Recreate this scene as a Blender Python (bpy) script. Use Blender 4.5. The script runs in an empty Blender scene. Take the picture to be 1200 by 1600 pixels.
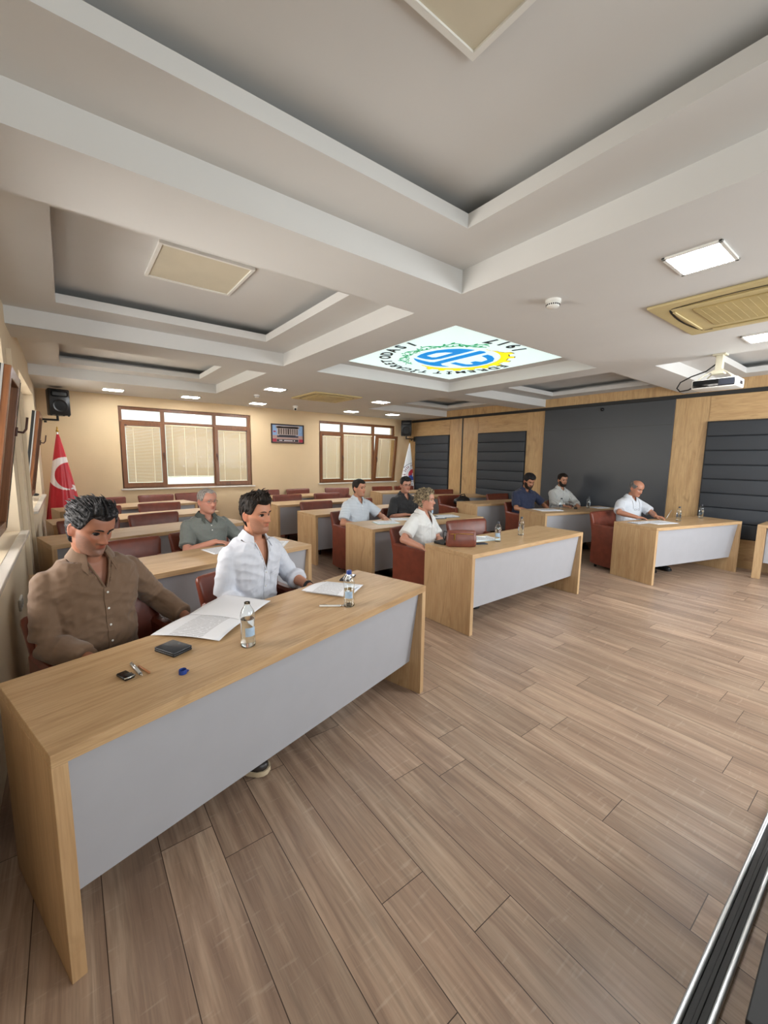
import bpy, bmesh, math, random
import numpy as np
from mathutils import Vector, Matrix, noise, Quaternion
from mathutils.bvhtree import BVHTree

# ------------------------------------------------------------------ camera, light, exposure
S = bpy.context.scene
COL = S.collection
H_CAM, XR, YB, ZC, XL, YF = 1.58, 8.04, 9.30, 2.69, -0.34, -1.6
cam_d = bpy.data.cameras.new('camera'); cam = bpy.data.objects.new('camera', cam_d); COL.objects.link(cam)
cam_d.sensor_fit = 'VERTICAL'; cam_d.sensor_height = 36.0; cam_d.lens = 642.93/1600*36.0
cam_d.clip_start = 0.02
r_ = Vector((0.79376, -0.60809, 0.013074)); u_ = Vector((0.068123, 0.110242, 0.991567)); f_ = Vector((0.604402, 0.786177, -0.12893))
cam.matrix_world = Matrix(((r_.x, u_.x, -f_.x, 0), (r_.y, u_.y, -f_.y, 0), (r_.z, u_.z, -f_.z, H_CAM), (0, 0, 0, 1)))
S.camera = cam
S.view_settings.view_transform = 'Standard'; S.view_settings.look = 'None'
S.view_settings.exposure = 1.22; S.view_settings.gamma = 1.0; S.view_settings.use_curve_mapping = False

W = bpy.data.worlds.new('world'); S.world = W; W.use_nodes = True
wn = W.node_tree.nodes; wl = W.node_tree.links
bg = wn['Background']
tc = wn.new('ShaderNodeTexCoord'); sp = wn.new('ShaderNodeSeparateXYZ'); rp = wn.new('ShaderNodeValToRGB')
wl.new(tc.outputs['Generated'], sp.inputs[0]); wl.new(sp.outputs['Z'], rp.inputs[0]); wl.new(rp.outputs[0], bg.inputs[0])
rp.color_ramp.elements[0].position = 0.0; rp.color_ramp.elements[0].color = (0.55, 0.62, 0.52, 1)
rp.color_ramp.elements[1].position = 0.25; rp.color_ramp.elements[1].color = (0.92, 0.97, 1.0, 1)
bg.inputs[1].default_value = 0.95

def area(name, loc, rot, sx, sy, power, color=(1, 1, 1)):
    d = bpy.data.lights.new(name, 'AREA'); d.shape = 'RECTANGLE'; d.size = sx; d.size_y = sy; d.energy = power; d.color = color
    o = bpy.data.objects.new(name, d); o.location = loc; o.rotation_euler = rot; COL.objects.link(o); return o
R90 = math.pi/2
# daylight by the two left window bays, plus added fill lamps behind the camera
area('window_daylight', (-0.85, 3.3, 1.75), (0, -R90, 0), 1.4, 2.2, 55, (1.0, 0.93, 0.86))
area('window_daylight', (-0.85, 7.2, 1.75), (0, -R90, 0), 1.4, 2.2, 50, (1.0, 0.93, 0.82))
area('window_daylight', (1.3, YF+0.05, 1.9), (R90, 0, 0), 1.6, 1.0, 16, (0.95, 0.98, 1.0))
area('window_daylight', (5.6, YF+0.05, 1.75), (R90, 0, math.pi*0), 3.2, 1.4, 75, (0.95, 0.98, 1.0))
LIGHT_E = 31.0      # emission of the square ceiling lamps
LOGO_E = 0.34

# ------------------------------------------------------------------ helpers
def hexc(h):
    h = h.lstrip('#'); c = [int(h[i:i+2], 16)/255 for i in (0, 2, 4)]
    return tuple((x/12.92 if x <= 0.04045 else ((x+0.055)/1.055)**2.4) for x in c) + (1,)

class G:
    """tiny node-graph helper"""
    def __init__(s, name):
        s.m = bpy.data.materials.new(name); s.m.use_nodes = True; s.t = s.m.node_tree; s.n = s.t.nodes; s.l = s.t.links
        s.b = s.n['Principled BSDF']; s.out = s.n['Material Output']
    def node(s, ty, **kw):
        n = s.n.new(ty)
        for k, v in kw.items(): setattr(n, k, v)
        return n
    def put(s, inp, v):
        if hasattr(v, 'is_linked') or isinstance(v, bpy.types.NodeSocket): s.l.new(v, inp)
        else: inp.default_value = v
    def math(s, op, a, b=0.0, c=None):
        n = s.node('ShaderNodeMath', operation=op); s.put(n.inputs[0], a); s.put(n.inputs[1], b)
        if c is not None: s.put(n.inputs[2], c)
        return n.outputs[0]
    def mix(s, f, a, b, blend='MIX'):
        n = s.node('ShaderNodeMix', data_type='RGBA', blend_type=blend)
        s.put(n.inputs[0], f); s.put(n.inputs[6], a); s.put(n.inputs[7], b); return n.outputs[2]
    def coord(s, kind='Object'): return s.node('ShaderNodeTexCoord').outputs[kind]
    def sep(s, v):
        n = s.node('ShaderNodeSeparateXYZ'); s.l.new(v, n.inputs[0]); return n.outputs
    def comb(s, x=0.0, y=0.0, z=0.0):
        n = s.node('ShaderNodeCombineXYZ'); s.put(n.inputs[0], x); s.put(n.inputs[1], y); s.put(n.inputs[2], z); return n.outputs[0]
    def scale(s, v, sc, loc=(0, 0, 0), rot=(0, 0, 0)):
        n = s.node('ShaderNodeMapping'); s.l.new(v, n.inputs[0]); n.inputs['Scale'].default_value = sc; n.inputs['Location'].default_value = loc
        n.inputs['Rotation'].default_value = rot; return n.outputs[0]
    def noise(s, v, scale=5.0, detail=3.0, rough=0.5, dist=0.0):
        n = s.node('ShaderNodeTexNoise'); s.l.new(v, n.inputs['Vector']); n.inputs['Scale'].default_value = scale
        n.inputs['Detail'].default_value = detail; n.inputs['Roughness'].default_value = rough; n.inputs['Distortion'].default_value = dist
        return n.outputs[0]
    def ramp(s, f, stops):
        n = s.node('ShaderNodeValToRGB'); s.l.new(f, n.inputs[0]); e = n.color_ramp.elements
        while len(e) < len(stops): e.new(0.5)
        for el, (p, c) in zip(e, stops): el.position = p; el.color = c if len(c) == 4 else tuple(c)+(1,)
        return n.outputs[0]
    def bump(s, h, strength=0.2, dist=0.01):
        n = s.node('ShaderNodeBump'); s.l.new(h, n.inputs['Height']); n.inputs['Strength'].default_value = strength
        n.inputs['Distance'].default_value = dist; s.l.new(n.outputs[0], s.b.inputs['Normal'])
    def base(s, c): s.put(s.b.inputs['Base Color'], c)
    def rough(s, v): s.put(s.b.inputs['Roughness'], v)
    def done(s, **kw):
        for k, v in kw.items(): s.b.inputs[k.replace('_', ' ')].default_value = v
        return s.m

def plain(name, col, rough=0.5, var=0.06, vs=8.0, bump=0.0, bs=200.0, metal=0.0, spec=None, sheen=0.0):
    g = G(name); c = hexc(col) if isinstance(col, str) else col
    v = g.coord(); nz = g.noise(v, vs, 4)
    d = tuple(x*(1-var*1.6) for x in c[:3])+(1,); li = tuple(min(1, x*(1+var)) for x in c[:3])+(1,)
    g.base(g.ramp(nz, [(0.3, d), (0.7, li)])); g.rough(rough)
    g.b.inputs['Metallic'].default_value = metal
    if spec is not None: g.b.inputs['Specular IOR Level'].default_value = spec
    if sheen: g.b.inputs['Sheen Weight'].default_value = sheen
    if bump: g.bump(g.noise(v, bs, 2), bump, 0.002)
    return g.m

def oak(name, axis='X', c0='#94734C', c1='#B39068', c2='#C5A67E', rough=0.42):
    g = G(name); v = g.coord()
    sc = {'X': (1.0, 9, 9), 'Y': (9, 1.0, 9), 'Z': (9, 9, 1.0)}[axis]
    inf = g.node('ShaderNodeObjectInfo'); off = g.math('MULTIPLY', inf.outputs['Random'], 7.0)
    add = g.node('ShaderNodeVectorMath', operation='ADD'); g.l.new(v, add.inputs[0]); g.l.new(g.comb(off, off, off), add.inputs[1]); v = add.outputs[0]
    mul = lambda k, l=1.0: tuple(x*k*(l if x < 2 else 1) for x in sc)
    a = g.noise(g.scale(v, sc), 1.0, 4, 0.55, 0.6)
    b = g.noise(g.scale(v, mul(14, 0.35)), 1.0, 3, 0.6)
    k = g.noise(g.scale(v, mul(0.55, 2.2)), 1.5, 4, 0.6, 1.6)
    c = g.ramp(a, [(0.25, hexc(c1)), (0.5, hexc(c2)), (0.75, hexc(c1))])
    c = g.mix(g.math('MULTIPLY', g.ramp(b, [(0.36, (1, 1, 1)), (0.60, (0, 0, 0))]), 0.38), c, hexc(c0))
    c = g.mix(g.math('MULTIPLY', g.ramp(k, [(0.56, (0, 0, 0)), (0.72, (1, 1, 1))]), 0.55), c, hexc(c0))
    g.base(c); g.rough(rough); g.bump(b, 0.05, 0.002); return g.m

M = {}
M['oak_x'] = oak('oak_laminate_lengthwise', 'X'); M['oak_z'] = oak('oak_laminate_upright', 'Z'); M['oak_y'] = oak('oak_laminate_crosswise', 'Y')
M['oak_wall'] = oak('oak_wall_cladding', 'Z', c0='#8F6F48', c1='#B38F62', c2='#C8A678')
M['oak_wall_h'] = oak('oak_wall_cladding_level', 'Y', c0='#8F6F48', c1='#B38F62', c2='#C8A678')
M['desk_white'] = plain('white_desk_panel', '#A9ABB1', 0.35, 0.015)
M['under'] = plain('desk_inner_dark', '#3A332D', 0.7, 0.05)
M['ceil'] = plain('ceiling_paint', '#D2D2D1', 0.85, 0.015, 2.0)
M['wall'] = plain('beige_wall_paint', '#D6BD98', 0.8, 0.03, 1.5, 0.05, 60)
M['wall_l'] = plain('cream_wall_paint', '#D8C8AE', 0.8, 0.03, 1.5, 0.05, 60)
M['sill'] = plain('white_marble_sill', '#DDD8D0', 0.25, 0.06, 6.0)
M['pvc'] = oak('brown_window_profile', 'Z', c0='#4E2E16', c1='#6F4424', c2='#7F502E', rough=0.35)
M['pvc_dark'] = plain('dark_window_edge', '#4A2A20', 0.4, 0.05)
M['rubber'] = plain('black_rubber', '#121314', 0.5, 0.05)
M['black'] = plain('black_plastic', '#17181A', 0.45, 0.08)
M['black_gloss'] = plain('black_glass', '#0C0E11', 0.12, 0.03)
M['alu'] = plain('aluminium', '#C9CDCF', 0.3, 0.04, metal=0.8)
M['chrome'] = plain('chrome', '#D8DADC', 0.15, 0.02, metal=1.0)
M['uph'] = plain('charcoal_upholstery', '#31363D', 0.55, 0.05, 3.0, 0.12, 300)
M['screen'] = plain('dark_grey_board', '#3C4046', 0.35, 0.03, 1.0)
M['leather'] = plain('red_brown_leather', '#6E3424', 0.38, 0.12, 14.0, 0.15, 160)
M['bagleather'] = plain('brown_bag_leather', '#6E3A2C', 0.36, 0.14, 18.0, 0.2, 120)
M['paper'] = plain('white_paper', '#E9ECF2', 0.7, 0.01)
M['white_pl'] = plain('white_plastic', '#E4E4E0', 0.4, 0.02)
M['cream_pl'] = plain('yellowed_plastic', '#C9B888', 0.45, 0.05, 3.0)
M['cream_pl2'] = plain('yellowed_grille', '#B9A673', 0.5, 0.08, 5.0)
M['blue'] = plain('blue_cap_plastic', '#1E3E8C', 0.35, 0.05)
M['gunmetal'] = plain('dark_cap_plastic', '#262B38', 0.35, 0.05)
M['label'] = plain('pale_blue_label', '#A9C3DC', 0.5, 0.08, 60.0)
M['wood_pole'] = plain('pale_wood_pole', '#B99A6B', 0.4, 0.06)
M['gold'] = plain('brass', '#B08A3E', 0.3, 0.05, metal=0.9)
M['cig'] = plain('copper_brown_paper', '#A8714A', 0.4, 0.05)

def printed():
    g = G('printed_paper'); v = g.coord(); s = g.sep(v)
    rows = g.math('FRACT', g.math('MULTIPLY', s[1], 125.0)); line = g.math('LESS_THAN', rows, 0.42)
    n = g.math('GREATER_THAN', g.noise(g.scale(v, (70, 125, 1)), 1.0, 1), 0.36)
    inx = g.math('LESS_THAN', g.math('ABSOLUTE', s[0]), 0.085); iny = g.math('LESS_THAN', g.math('ABSOLUTE', s[1]), 0.125)
    k = g.math('MULTIPLY', g.math('MULTIPLY', line, n), g.math('MULTIPLY', inx, iny))
    g.base(g.mix(g.math('MULTIPLY', k, 0.55), hexc('#E9ECF2'), hexc('#3A3C42'))); g.rough(0.7); return g.m
M['printed'] = printed()

def floor_mat():
    g = G('oak_floor_planks'); v = g.coord(); s = g.sep(v)
    pw, pl = 0.1975, 1.205
    xr = g.math('DIVIDE', g.math('SUBTRACT', s[0], 1.38), pw); row = g.math('FLOOR', xr); fx = g.math('FRACT', xr)
    wn_ = g.node('ShaderNodeTexWhiteNoise', noise_dimensions='1D'); g.l.new(row, wn_.inputs['W'])
    yr = g.math('ADD', g.math('DIVIDE', s[1], pl), g.math('MULTIPLY', wn_.outputs[0], 5.0)); pid = g.math('FLOOR', yr); fy = g.math('FRACT', yr)
    ws = g.node('ShaderNodeTexWhiteNoise', noise_dimensions='2D'); g.l.new(g.comb(row, pid, 0.0), ws.inputs['Vector'])
    rnd = ws.outputs[0]; o1 = g.math('MULTIPLY', rnd, 40.0)
    cv = g.comb(g.math('ADD', s[0], o1), g.math('ADD', s[1], g.math('MULTIPLY', rnd, 17.0)), o1)
    a = g.noise(g.scale(cv, (13, 0.9, 1)), 1.0, 5, 0.6, 0.9)
    b = g.noise(g.scale(cv, (75, 3.0, 1)), 1.0, 4, 0.65, 0.3)
    wv = g.node('ShaderNodeTexWave', wave_type='RINGS', rings_direction='X'); g.l.new(g.scale(cv, (6.0, 0.45, 1)), wv.inputs['Vector'])
    wv.inputs['Scale'].default_value = 2.2; wv.inputs['Distortion'].default_value = 5.0; wv.inputs['Detail'].default_value = 3.0; wv.inputs['Detail Scale'].default_value = 1.2
    cross = g.noise(g.scale(cv, (9, 60, 1)), 1.0, 2, 0.5)
    c = g.ramp(a, [(0.25, hexc('#846C5C')), (0.45, hexc('#A28874')), (0.6, hexc('#B69D87')), (0.8, hexc('#C8B29C'))])
    c = g.mix(g.math('MULTIPLY', g.ramp(b, [(0.33, (1, 1, 1)), (0.56, (0, 0, 0))]), 0.42), c, hexc('#65554A'))
    c = g.mix(g.math('MULTIPLY', g.ramp(wv.outputs[0], [(0.0, (0, 0, 0)), (1.0, (1, 1, 1))]), 0.22), c, hexc('#736358'))
    c = g.mix(g.math('MULTIPLY', g.ramp(cross, [(0.62, (0, 0, 0)), (0.75, (1, 1, 1))]), 0.22), c, hexc('#D0C0AC'))
    tone = g.math('ADD', g.math('MULTIPLY', rnd, 0.24), 0.86)
    c = g.mix(1.0, c, g.comb(tone, tone, tone), 'MULTIPLY')
    ex = g.math('MULTIPLY', g.math('MINIMUM', fx, g.math('SUBTRACT', 1.0, fx)), pw)
    ey = g.math('MULTIPLY', g.math('MINIMUM', fy, g.math('SUBTRACT', 1.0, fy)), pl)
    seam = g.math('LESS_THAN', g.math('MINIMUM', ex, ey), 0.0015)
    c = g.mix(seam, c, hexc('#3E2F26'))
    g.base(c); g.rough(g.math('ADD', g.math('MULTIPLY', b, 0.16), 0.27)); g.b.inputs['Specular IOR Level'].default_value = 0.45
    g.bump(g.math('SUBTRACT', g.math('MULTIPLY', b, 0.3), seam), 0.12, 0.002); return g.m
M['floor'] = floor_mat()

def emis(name, col, st):
    g = G(name); g.base((0.8, 0.8, 0.8, 1)); g.put(g.b.inputs['Emission Color'], col if not isinstance(col, str) else hexc(col)); g.b.inputs['Emission Strength'].default_value = st
    return g.m
M['lamp_on'] = emis('lit_diffuser', (0.97, 0.99, 1.0, 1), LIGHT_E)
M['lamp_off'] = plain('unlit_diffuser', '#CFC8B4', 0.6, 0.03, 4.0)
M['logo_panel'] = emis('backlit_panel', (0.74, 1.0, 0.98, 1), LOGO_E)
def printem(name, col, st):
    g = G(name); g.base(hexc(col)); g.put(g.b.inputs['Emission Color'], hexc(col)); g.b.inputs['Emission Strength'].default_value = st; return g.m
M['lg_blue'] = printem('logo_blue', '#0E7CC4', 0.5); M['lg_yellow'] = printem('logo_yellow', '#E8D21E', 0.5); M['lg_green'] = printem('logo_green', '#1F8A5A', 0.35)
M['lg_dark'] = printem('logo_dark', '#24282E', 0.1); M['lg_white'] = emis('logo_white', (0.74, 1.0, 0.98, 1), LOGO_E)

def glassm(name, col=(1, 1, 1, 1), rough=0.02, ior=1.45):
    g = G(name); g.base(col); g.rough(rough); g.b.inputs['Transmission Weight'].default_value = 1.0; g.b.inputs['IOR'].default_value = ior; return g.m
M['glass'] = glassm('bottle_glass', (0.96, 0.99, 1, 1)); M['water'] = glassm('water', (0.97, 0.99, 1, 1), 0.0, 1.33)
def panem():
    g = G('window_glass'); tr = g.node('ShaderNodeBsdfTransparent'); gl = g.node('ShaderNodeBsdfGlossy'); gl.inputs['Roughness'].default_value = 0.02
    fr = g.node('ShaderNodeFresnel'); fr.inputs[0].default_value = 1.4; mx = g.node('ShaderNodeMixShader')
    g.l.new(fr.outputs[0], mx.inputs[0]); g.l.new(tr.outputs[0], mx.inputs[1]); g.l.new(gl.outputs[0], mx.inputs[2]); g.l.new(mx.outputs[0], g.out.inputs[0]); return g.m
M['pane'] = panem()
def blindm():
    g = G('beige_blind_slats'); g.base(hexc('#BE9A62')); g.rough(0.6)
    tl = g.node('ShaderNodeBsdfTranslucent'); tl.inputs[0].default_value = hexc('#C89E60'); mx = g.node('ShaderNodeMixShader'); mx.inputs[0].default_value = 0.16
    g.l.new(g.b.outputs[0], mx.inputs[1]); g.l.new(tl.outputs[0], mx.inputs[2]); g.l.new(mx.outputs[0], g.out.inputs[0]); return g.m
M['blind'] = blindm(); M['cord'] = plain('cream_cord', '#F0E4C0', 0.6, 0.02)
def vcol(name, rough=0.55, sheen=0.0, bump=0.0, bs=300, sss=0.0):
    g = G(name); a = g.node('ShaderNodeAttribute', attribute_name='Col'); v = g.coord(); nz = g.noise(v, 60, 3)
    g.base(g.mix(g.math('MULTIPLY', nz, 0.12), a.outputs['Color'], g.mix(1.0, a.outputs['Color'], (0.6, 0.5, 0.45, 1), 'MULTIPLY'))); g.rough(rough)
    if sss: g.b.inputs['Subsurface Weight'].default_value = sss; g.b.inputs['Subsurface Radius'].default_value = (0.012, 0.005, 0.003); g.b.inputs['Subsurface Scale'].default_value = 1.0
    if sheen: g.b.inputs['Sheen Weight'].default_value = sheen
    if bump: g.bump(g.noise(v, bs, 2), bump, 0.001)
    return g.m
M['skin'] = vcol('skin', 0.5, 0, 0.08, 400, 0.08); M['flag'] = vcol('flag_satin', 0.35, 0.3)

def sm(a, b, x):
    t = min(1.0, max(0.0, (x-a)/(b-a))); return t*t*(3-2*t)

class MB:
    def __init__(s): s.bm = bmesh.new()
    def box(s, x0, x1, y0, y1, z0, z1, bevel=0.0, mat=None, seg=2):
        r = bmesh.ops.create_cube(s.bm, size=1.0); vs = r['verts']
        bmesh.ops.scale(s.bm, vec=(abs(x1-x0), abs(y1-y0), abs(z1-z0)), verts=vs)
        bmesh.ops.translate(s.bm, vec=((x0+x1)/2, (y0+y1)/2, (z0+z1)/2), verts=vs)
        if bevel:
            es = list({e for v in vs for e in v.link_edges})
            rr = bmesh.ops.bevel(s.bm, geom=es, offset=bevel, segments=seg, affect='EDGES', profile=0.5)
            vs = list({v for f in rr['faces'] for v in f.verts} | {v for v in vs if v.is_valid})
            # bevel leaves the original big faces too
            st = [vs[0]]; seen = {vs[0]}
            while st:
                a = st.pop()
                for e in a.link_edges:
                    b = e.other_vert(a)
                    if b not in seen: seen.add(b); st.append(b)
            vs = list(seen)
        if mat is not None: bmesh.ops.transform(s.bm, matrix=mat, verts=vs)
        return vs
    def loft(s, rings, cap=True):
        """rings: lists of points (same count)"""
        vs = [[s.bm.verts.new(p) for p in r] for r in rings]; n = len(vs[0])
        for a, b in zip(vs, vs[1:]):
            for i in range(n):
                j = (i+1) % n
                try: s.bm.faces.new((a[i], a[j], b[j], b[i]))
                except ValueError: pass
        if cap:
            s.bm.faces.new(vs[0][::-1]); s.bm.faces.new(vs[-1])
        return vs
    def tube(s, pts, r, n=8, closed=False):
        pts = [Vector(p) for p in pts]; rs = r if isinstance(r, (list, tuple)) else [r]*len(pts)
        rings = []; up = Vector((0, 0, 1)); prev = None
        for i, p in enumerate(pts):
            if closed: t = (pts[(i+1) % len(pts)]-pts[i-1]).normalized()
            else: t = (pts[min(i+1, len(pts)-1)]-pts[max(i-1, 0)]).normalized()
            if prev is None:
                a = t.cross(up if abs(t.z) < 0.9 else Vector((1, 0, 0))).normalized()
            else:
                a = (prev - t*prev.dot(t)).normalized()
            prev = a; b = t.cross(a)
            rings.append([p + (a*math.cos(2*math.pi*k/n) + b*math.sin(2*math.pi*k/n))*rs[i] for k in range(n)])
        if closed:
            vs = [[s.bm.verts.new(p) for p in r2] for r2 in rings]
            for i in range(len(vs)):
                a, b = vs[i], vs[(i+1) % len(vs)]
                for k in range(n): s.bm.faces.new((a[k], a[(k+1) % n], b[(k+1) % n], b[k]))
        else: s.loft(rings)
    def capsule(s, p0, p1, r0, r1, n=12, flat=1.0, side=None):
        p0 = Vector(p0); p1 = Vector(p1); t = (p1-p0).normalized()
        a = side.normalized() if side is not None else t.cross(Vector((0, 0, 1)) if abs(t.z) < 0.9 else Vector((1, 0, 0))).normalized()
        a = (a-t*a.dot(t)).normalized(); b = t.cross(a)
        rings = []
        for q in (-80, -50, -20): q = math.radians(q); rings.append((p0+t*math.sin(q)*r0, r0*math.cos(q)))
        for q in (20, 50, 80): q = math.radians(q); rings.append((p1+t*math.sin(q)*r1, r1*math.cos(q)))
        s.loft([[c+(a*math.cos(2*math.pi*k/n)+b*math.sin(2*math.pi*k/n)*flat)*r for k in range(n)] for c, r in rings])
    def ball(s, c, rx, ry=None, rz=None, mat=None, u=20, v=12):
        ry = rx if ry is None else ry; rz = rx if rz is None else rz
        r = bmesh.ops.create_uvsphere(s.bm, u_segments=u, v_segments=v, radius=1.0); vs = r['verts']
        bmesh.ops.scale(s.bm, vec=(rx, ry, rz), verts=vs)
        if mat is not None: bmesh.ops.transform(s.bm, matrix=mat, verts=vs)
        bmesh.ops.translate(s.bm, vec=c, verts=vs); return vs
    def lathe(s, prof, n=24, c=(0, 0, 0)):
        rings = [[Vector((c[0]+r*math.cos(2*math.pi*k/n), c[1]+r*math.sin(2*math.pi*k/n), c[2]+z)) for k in range(n)] for r, z in prof]
        s.loft(rings)
    def quad(s, *p): return s.bm.faces.new([s.bm.verts.new(q) for q in p])
    def build(s, name, mat, parent=None, smooth=False, recalc=True):
        if recalc: bmesh.ops.recalc_face_normals(s.bm, faces=s.bm.faces)
        me = bpy.data.meshes.new(name); s.bm.to_mesh(me); s.bm.free()
        return obj_from(name, me, mat, parent, smooth)

def obj_from(name, me, mat, parent=None, smooth=False):
    o = bpy.data.objects.new(name, me); COL.objects.link(o)
    for m in (mat if isinstance(mat, list) else [mat]): me.materials.append(m)
    if smooth is True:
        for p in me.polygons: p.use_smooth = True
    elif smooth:
        for p in me.polygons: p.use_smooth = True
        me.set_sharp_from_angle(angle=math.radians(smooth))
    if parent is not None: o.parent = parent
    return o
def thing(name, label, cat, loc=(0, 0, 0), rz=0.0, group=None):
    o = bpy.data.objects.new(name, None); COL.objects.link(o); o.empty_display_size = 0.1
    o.location = loc; o.rotation_euler = (0, 0, rz); o['label'] = label; o['category'] = cat
    if group: o['group'] = group
    return o
def tag(o, label, cat, group=None):
    o['label'] = label; o['category'] = cat
    if group: o['group'] = group
    return o
def dup(root, loc, rz, label, group=None):
    r = root.copy(); COL.objects.link(r); r.location = loc; r.rotation_euler = (0, 0, rz); r['label'] = label
    if group: r['group'] = group
    for ch in list(root.children):
        c = ch.copy(); COL.objects.link(c); c.parent = r
        for g_ in ch.children:
            d = g_.copy(); COL.objects.link(d); d.parent = c
    return r
def struct(o): o['kind'] = 'structure'; return o

# ------------------------------------------------------------------ room shell
b = MB(); b.box(XL-0.3, XR+0.1, YF-0.1, YB+0.25, -0.06, 0.0); struct(b.build('floor', M['floor']))

# ceiling with its coffers (one plastered surface)
b = MB()
CO = {'c1': (XL, 2.20, -0.40, 2.03), 'c2': (XL, 2.20, 2.51, 4.93), 'c3': (XL, 2.20, 5.47, 7.80),
      'c4': (2.66, 5.12, 2.51, 4.94), 'c5': (5.50, XR, 5.47, 7.80), 'c6': (5.50, XR, 2.51, 4.96), 'c7': (5.50, XR, -0.40, 2.03)}
xs = [XL-0.3, XL, 2.20, 2.66, 5.12, 5.50, XR, XR+0.1]; ys = [YF-0.1, -0.40, 2.03, 2.51, 4.94, 5.47, 7.80, YB+0.25]
for i in range(len(xs)-1):
    for j in range(len(ys)-1):
        cx, cy = (xs[i]+xs[i+1])/2, (ys[j]+ys[j+1])/2
        if any(c[0] < cx < c[1] and c[2] < cy < c[3] for c in CO.values()): continue
        b.quad((xs[i], ys[j], ZC), (xs[i], ys[j+1], ZC), (xs[i+1], ys[j+1], ZC), (xs[i+1], ys[j], ZC))
def frame_h(x0, x1, y0, y1, a0, a1, b0, b1, z):   # horizontal ring between outer rect and inner rect
    b.quad((x0, y0, z), (a0, b0, z), (a1, b0, z), (x1, y0, z)); b.quad((x1, y0, z), (a1, b0, z), (a1, b1, z), (x1, y1, z))
    b.quad((x1, y1, z), (a1, b1, z), (a0, b1, z), (x0, y1, z)); b.quad((x0, y1, z), (a0, b1, z), (a0, b0, z), (x0, y0, z))
def walls4(x0, x1, y0, y1, z0, z1, skip=''):
    for sd, p, q in (('n', (x0, y0), (x1, y0)), ('r', (x1, y0), (x1, y1)), ('f', (x1, y1), (x0, y1)), ('l', (x0, y1), (x0, y0))):
        if sd == skip: continue      # the room wall itself closes this side
        b.quad((p[0], p[1], z0), (q[0], q[1], z0), (q[0], q[1], z1), (p[0], p[1], z1))
for k, (x0, x1, y0, y1) in CO.items():
    walls4(x0, x1, y0, y1, ZC, ZC+0.15, skip=('l' if x0 == XL else 'r' if x1 == XR else ''))
    if k == 'c4':
        frame_h(x0, x1, y0, y1, x0+0.2, x1-0.2, y0+0.2, y1-0.2, ZC+0.15); continue
    a = 0.36; ox0 = x0
    if k == 'c1': x0 -= 0.30      # the near coffer keeps almost no ledge on the window side
    frame_h(ox0, x1, y0, y1, x0+a, x1-a, y0+a, y1-a, ZC+0.15)
    walls4(x0+a, x1-a, y0+a, y1-a, ZC+0.15, ZC+0.225)                 # lip of the light cove
    frame_h(x0+a-0.012, x1-a+0.012, y0+a-0.012, y1-a+0.012, x0+a, x1-a, y0+a, y1-a, ZC+0.225)
    walls4(x0+a-0.012, x1-a+0.012, y0+a-0.012, y1-a+0.012, ZC+0.17, ZC+0.225)
    frame_h(max(x0, XL)+0.06*(k != 'c1'), x1-0.06, y0+0.06, y1-0.06, x0+a-0.012, x1-a+0.012, y0+a-0.012, y1-a+0.012, ZC+0.17)
    walls4(x0+0.06, x1-0.06, y0+0.06, y1-0.06, ZC+0.17, ZC+0.30)
    z = ZC+0.30; b.quad((x0+0.06, y0+0.06, z), (x0+0.06, y1-0.06, z), (x1-0.06, y1-0.06, z), (x1-0.06, y0+0.06, z))
b.box(XL-0.3, XR+0.1, YF-0.1, YB+0.25, ZC+0.32, ZC+0.42)  # unseen slab added above the coffers to keep sky light out
struct(b.build('ceiling', M['ceil'], recalc=False))

def wall_with_holes(mb, axis, p0, p1, a0, a1, z0, z1, holes):
    """axis 'x': wall slab between x=p0..p1 running along y a0..a1;  'y': slab between y=p0..p1 running along x"""
    def put(u0, u1, w0, w1):
        if u1-u0 < 1e-4 or w1-w0 < 1e-4: return
        if axis == 'x': mb.box(p0, p1, u0, u1, w0, w1)
        else: mb.box(u0, u1, p0, p1, w0, w1)
    cur = a0
    for (h0, h1, w0, w1) in sorted(holes):
        put(cur, h0, z0, z1); put(h0, h1, z0, w0); put(h0, h1, w1, z1); cur = h1
    put(cur, a1, z0, z1)
WZ0, WZ1 = 0.94, 2.50
b = MB(); wall_with_holes(b, 'y', YB, YB+0.25, XL-0.3, XR+0.1, 0, ZC+0.3, [(0.83, 3.34, WZ0, WZ1), (5.07, 7.52, WZ0, WZ1)]); struct(b.build('wall_back', M['wall']))
b = MB(); wall_with_holes(b, 'x', XL-0.3, XL, YF-0.1, YB, 0, ZC+0.3, [(2.0, 4.47, 0.95, 2.47), (5.95, 8.42, 0.95, 2.47)]); struct(b.build('wall_left', M['wall_l']))
b = MB(); wall_with_holes(b, 'y', YF-0.1, YF, XL, XR+0.1, 0, ZC+0.3, [(0.45, 2.15, 1.35, 2.45), (4.0, 7.2, 1.0, 2.5)]); struct(b.build('wall_front', plain('dark_taupe_paint', '#4A443E', 0.8, 0.03)))  # unseen wall coloured dark to cut bounce; openings invented for the fill lamps
b = MB(); b.box(XR, XR+0.1, YF, YB, 0, ZC+0.3); struct(b.build('wall_right', M['oak_wall']))
# pilaster strip between the two left window bays and low radiator-cover edge
b = MB(); b.box(XL, XL+0.035, 4.75, 4.80, 0.0, 2.45, 0.004); b.box(XL, XL+0.03, 5.62, 5.66, 0.0, 2.2, 0.004); struct(b.build('trim_1', M['wall_l']))
# black top rail and slot of the panelled wall
b = MB(); b.box(XR-0.022, XR, YF, YB, 2.612, 2.672, 0.003); struct(b.build('trim_2', M['black']))
b = MB(); b.box(XR-0.006, XR, 7.205, 7.245, 0.0, 2.612); struct(b.build('trim_3', M['black']))
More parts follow.
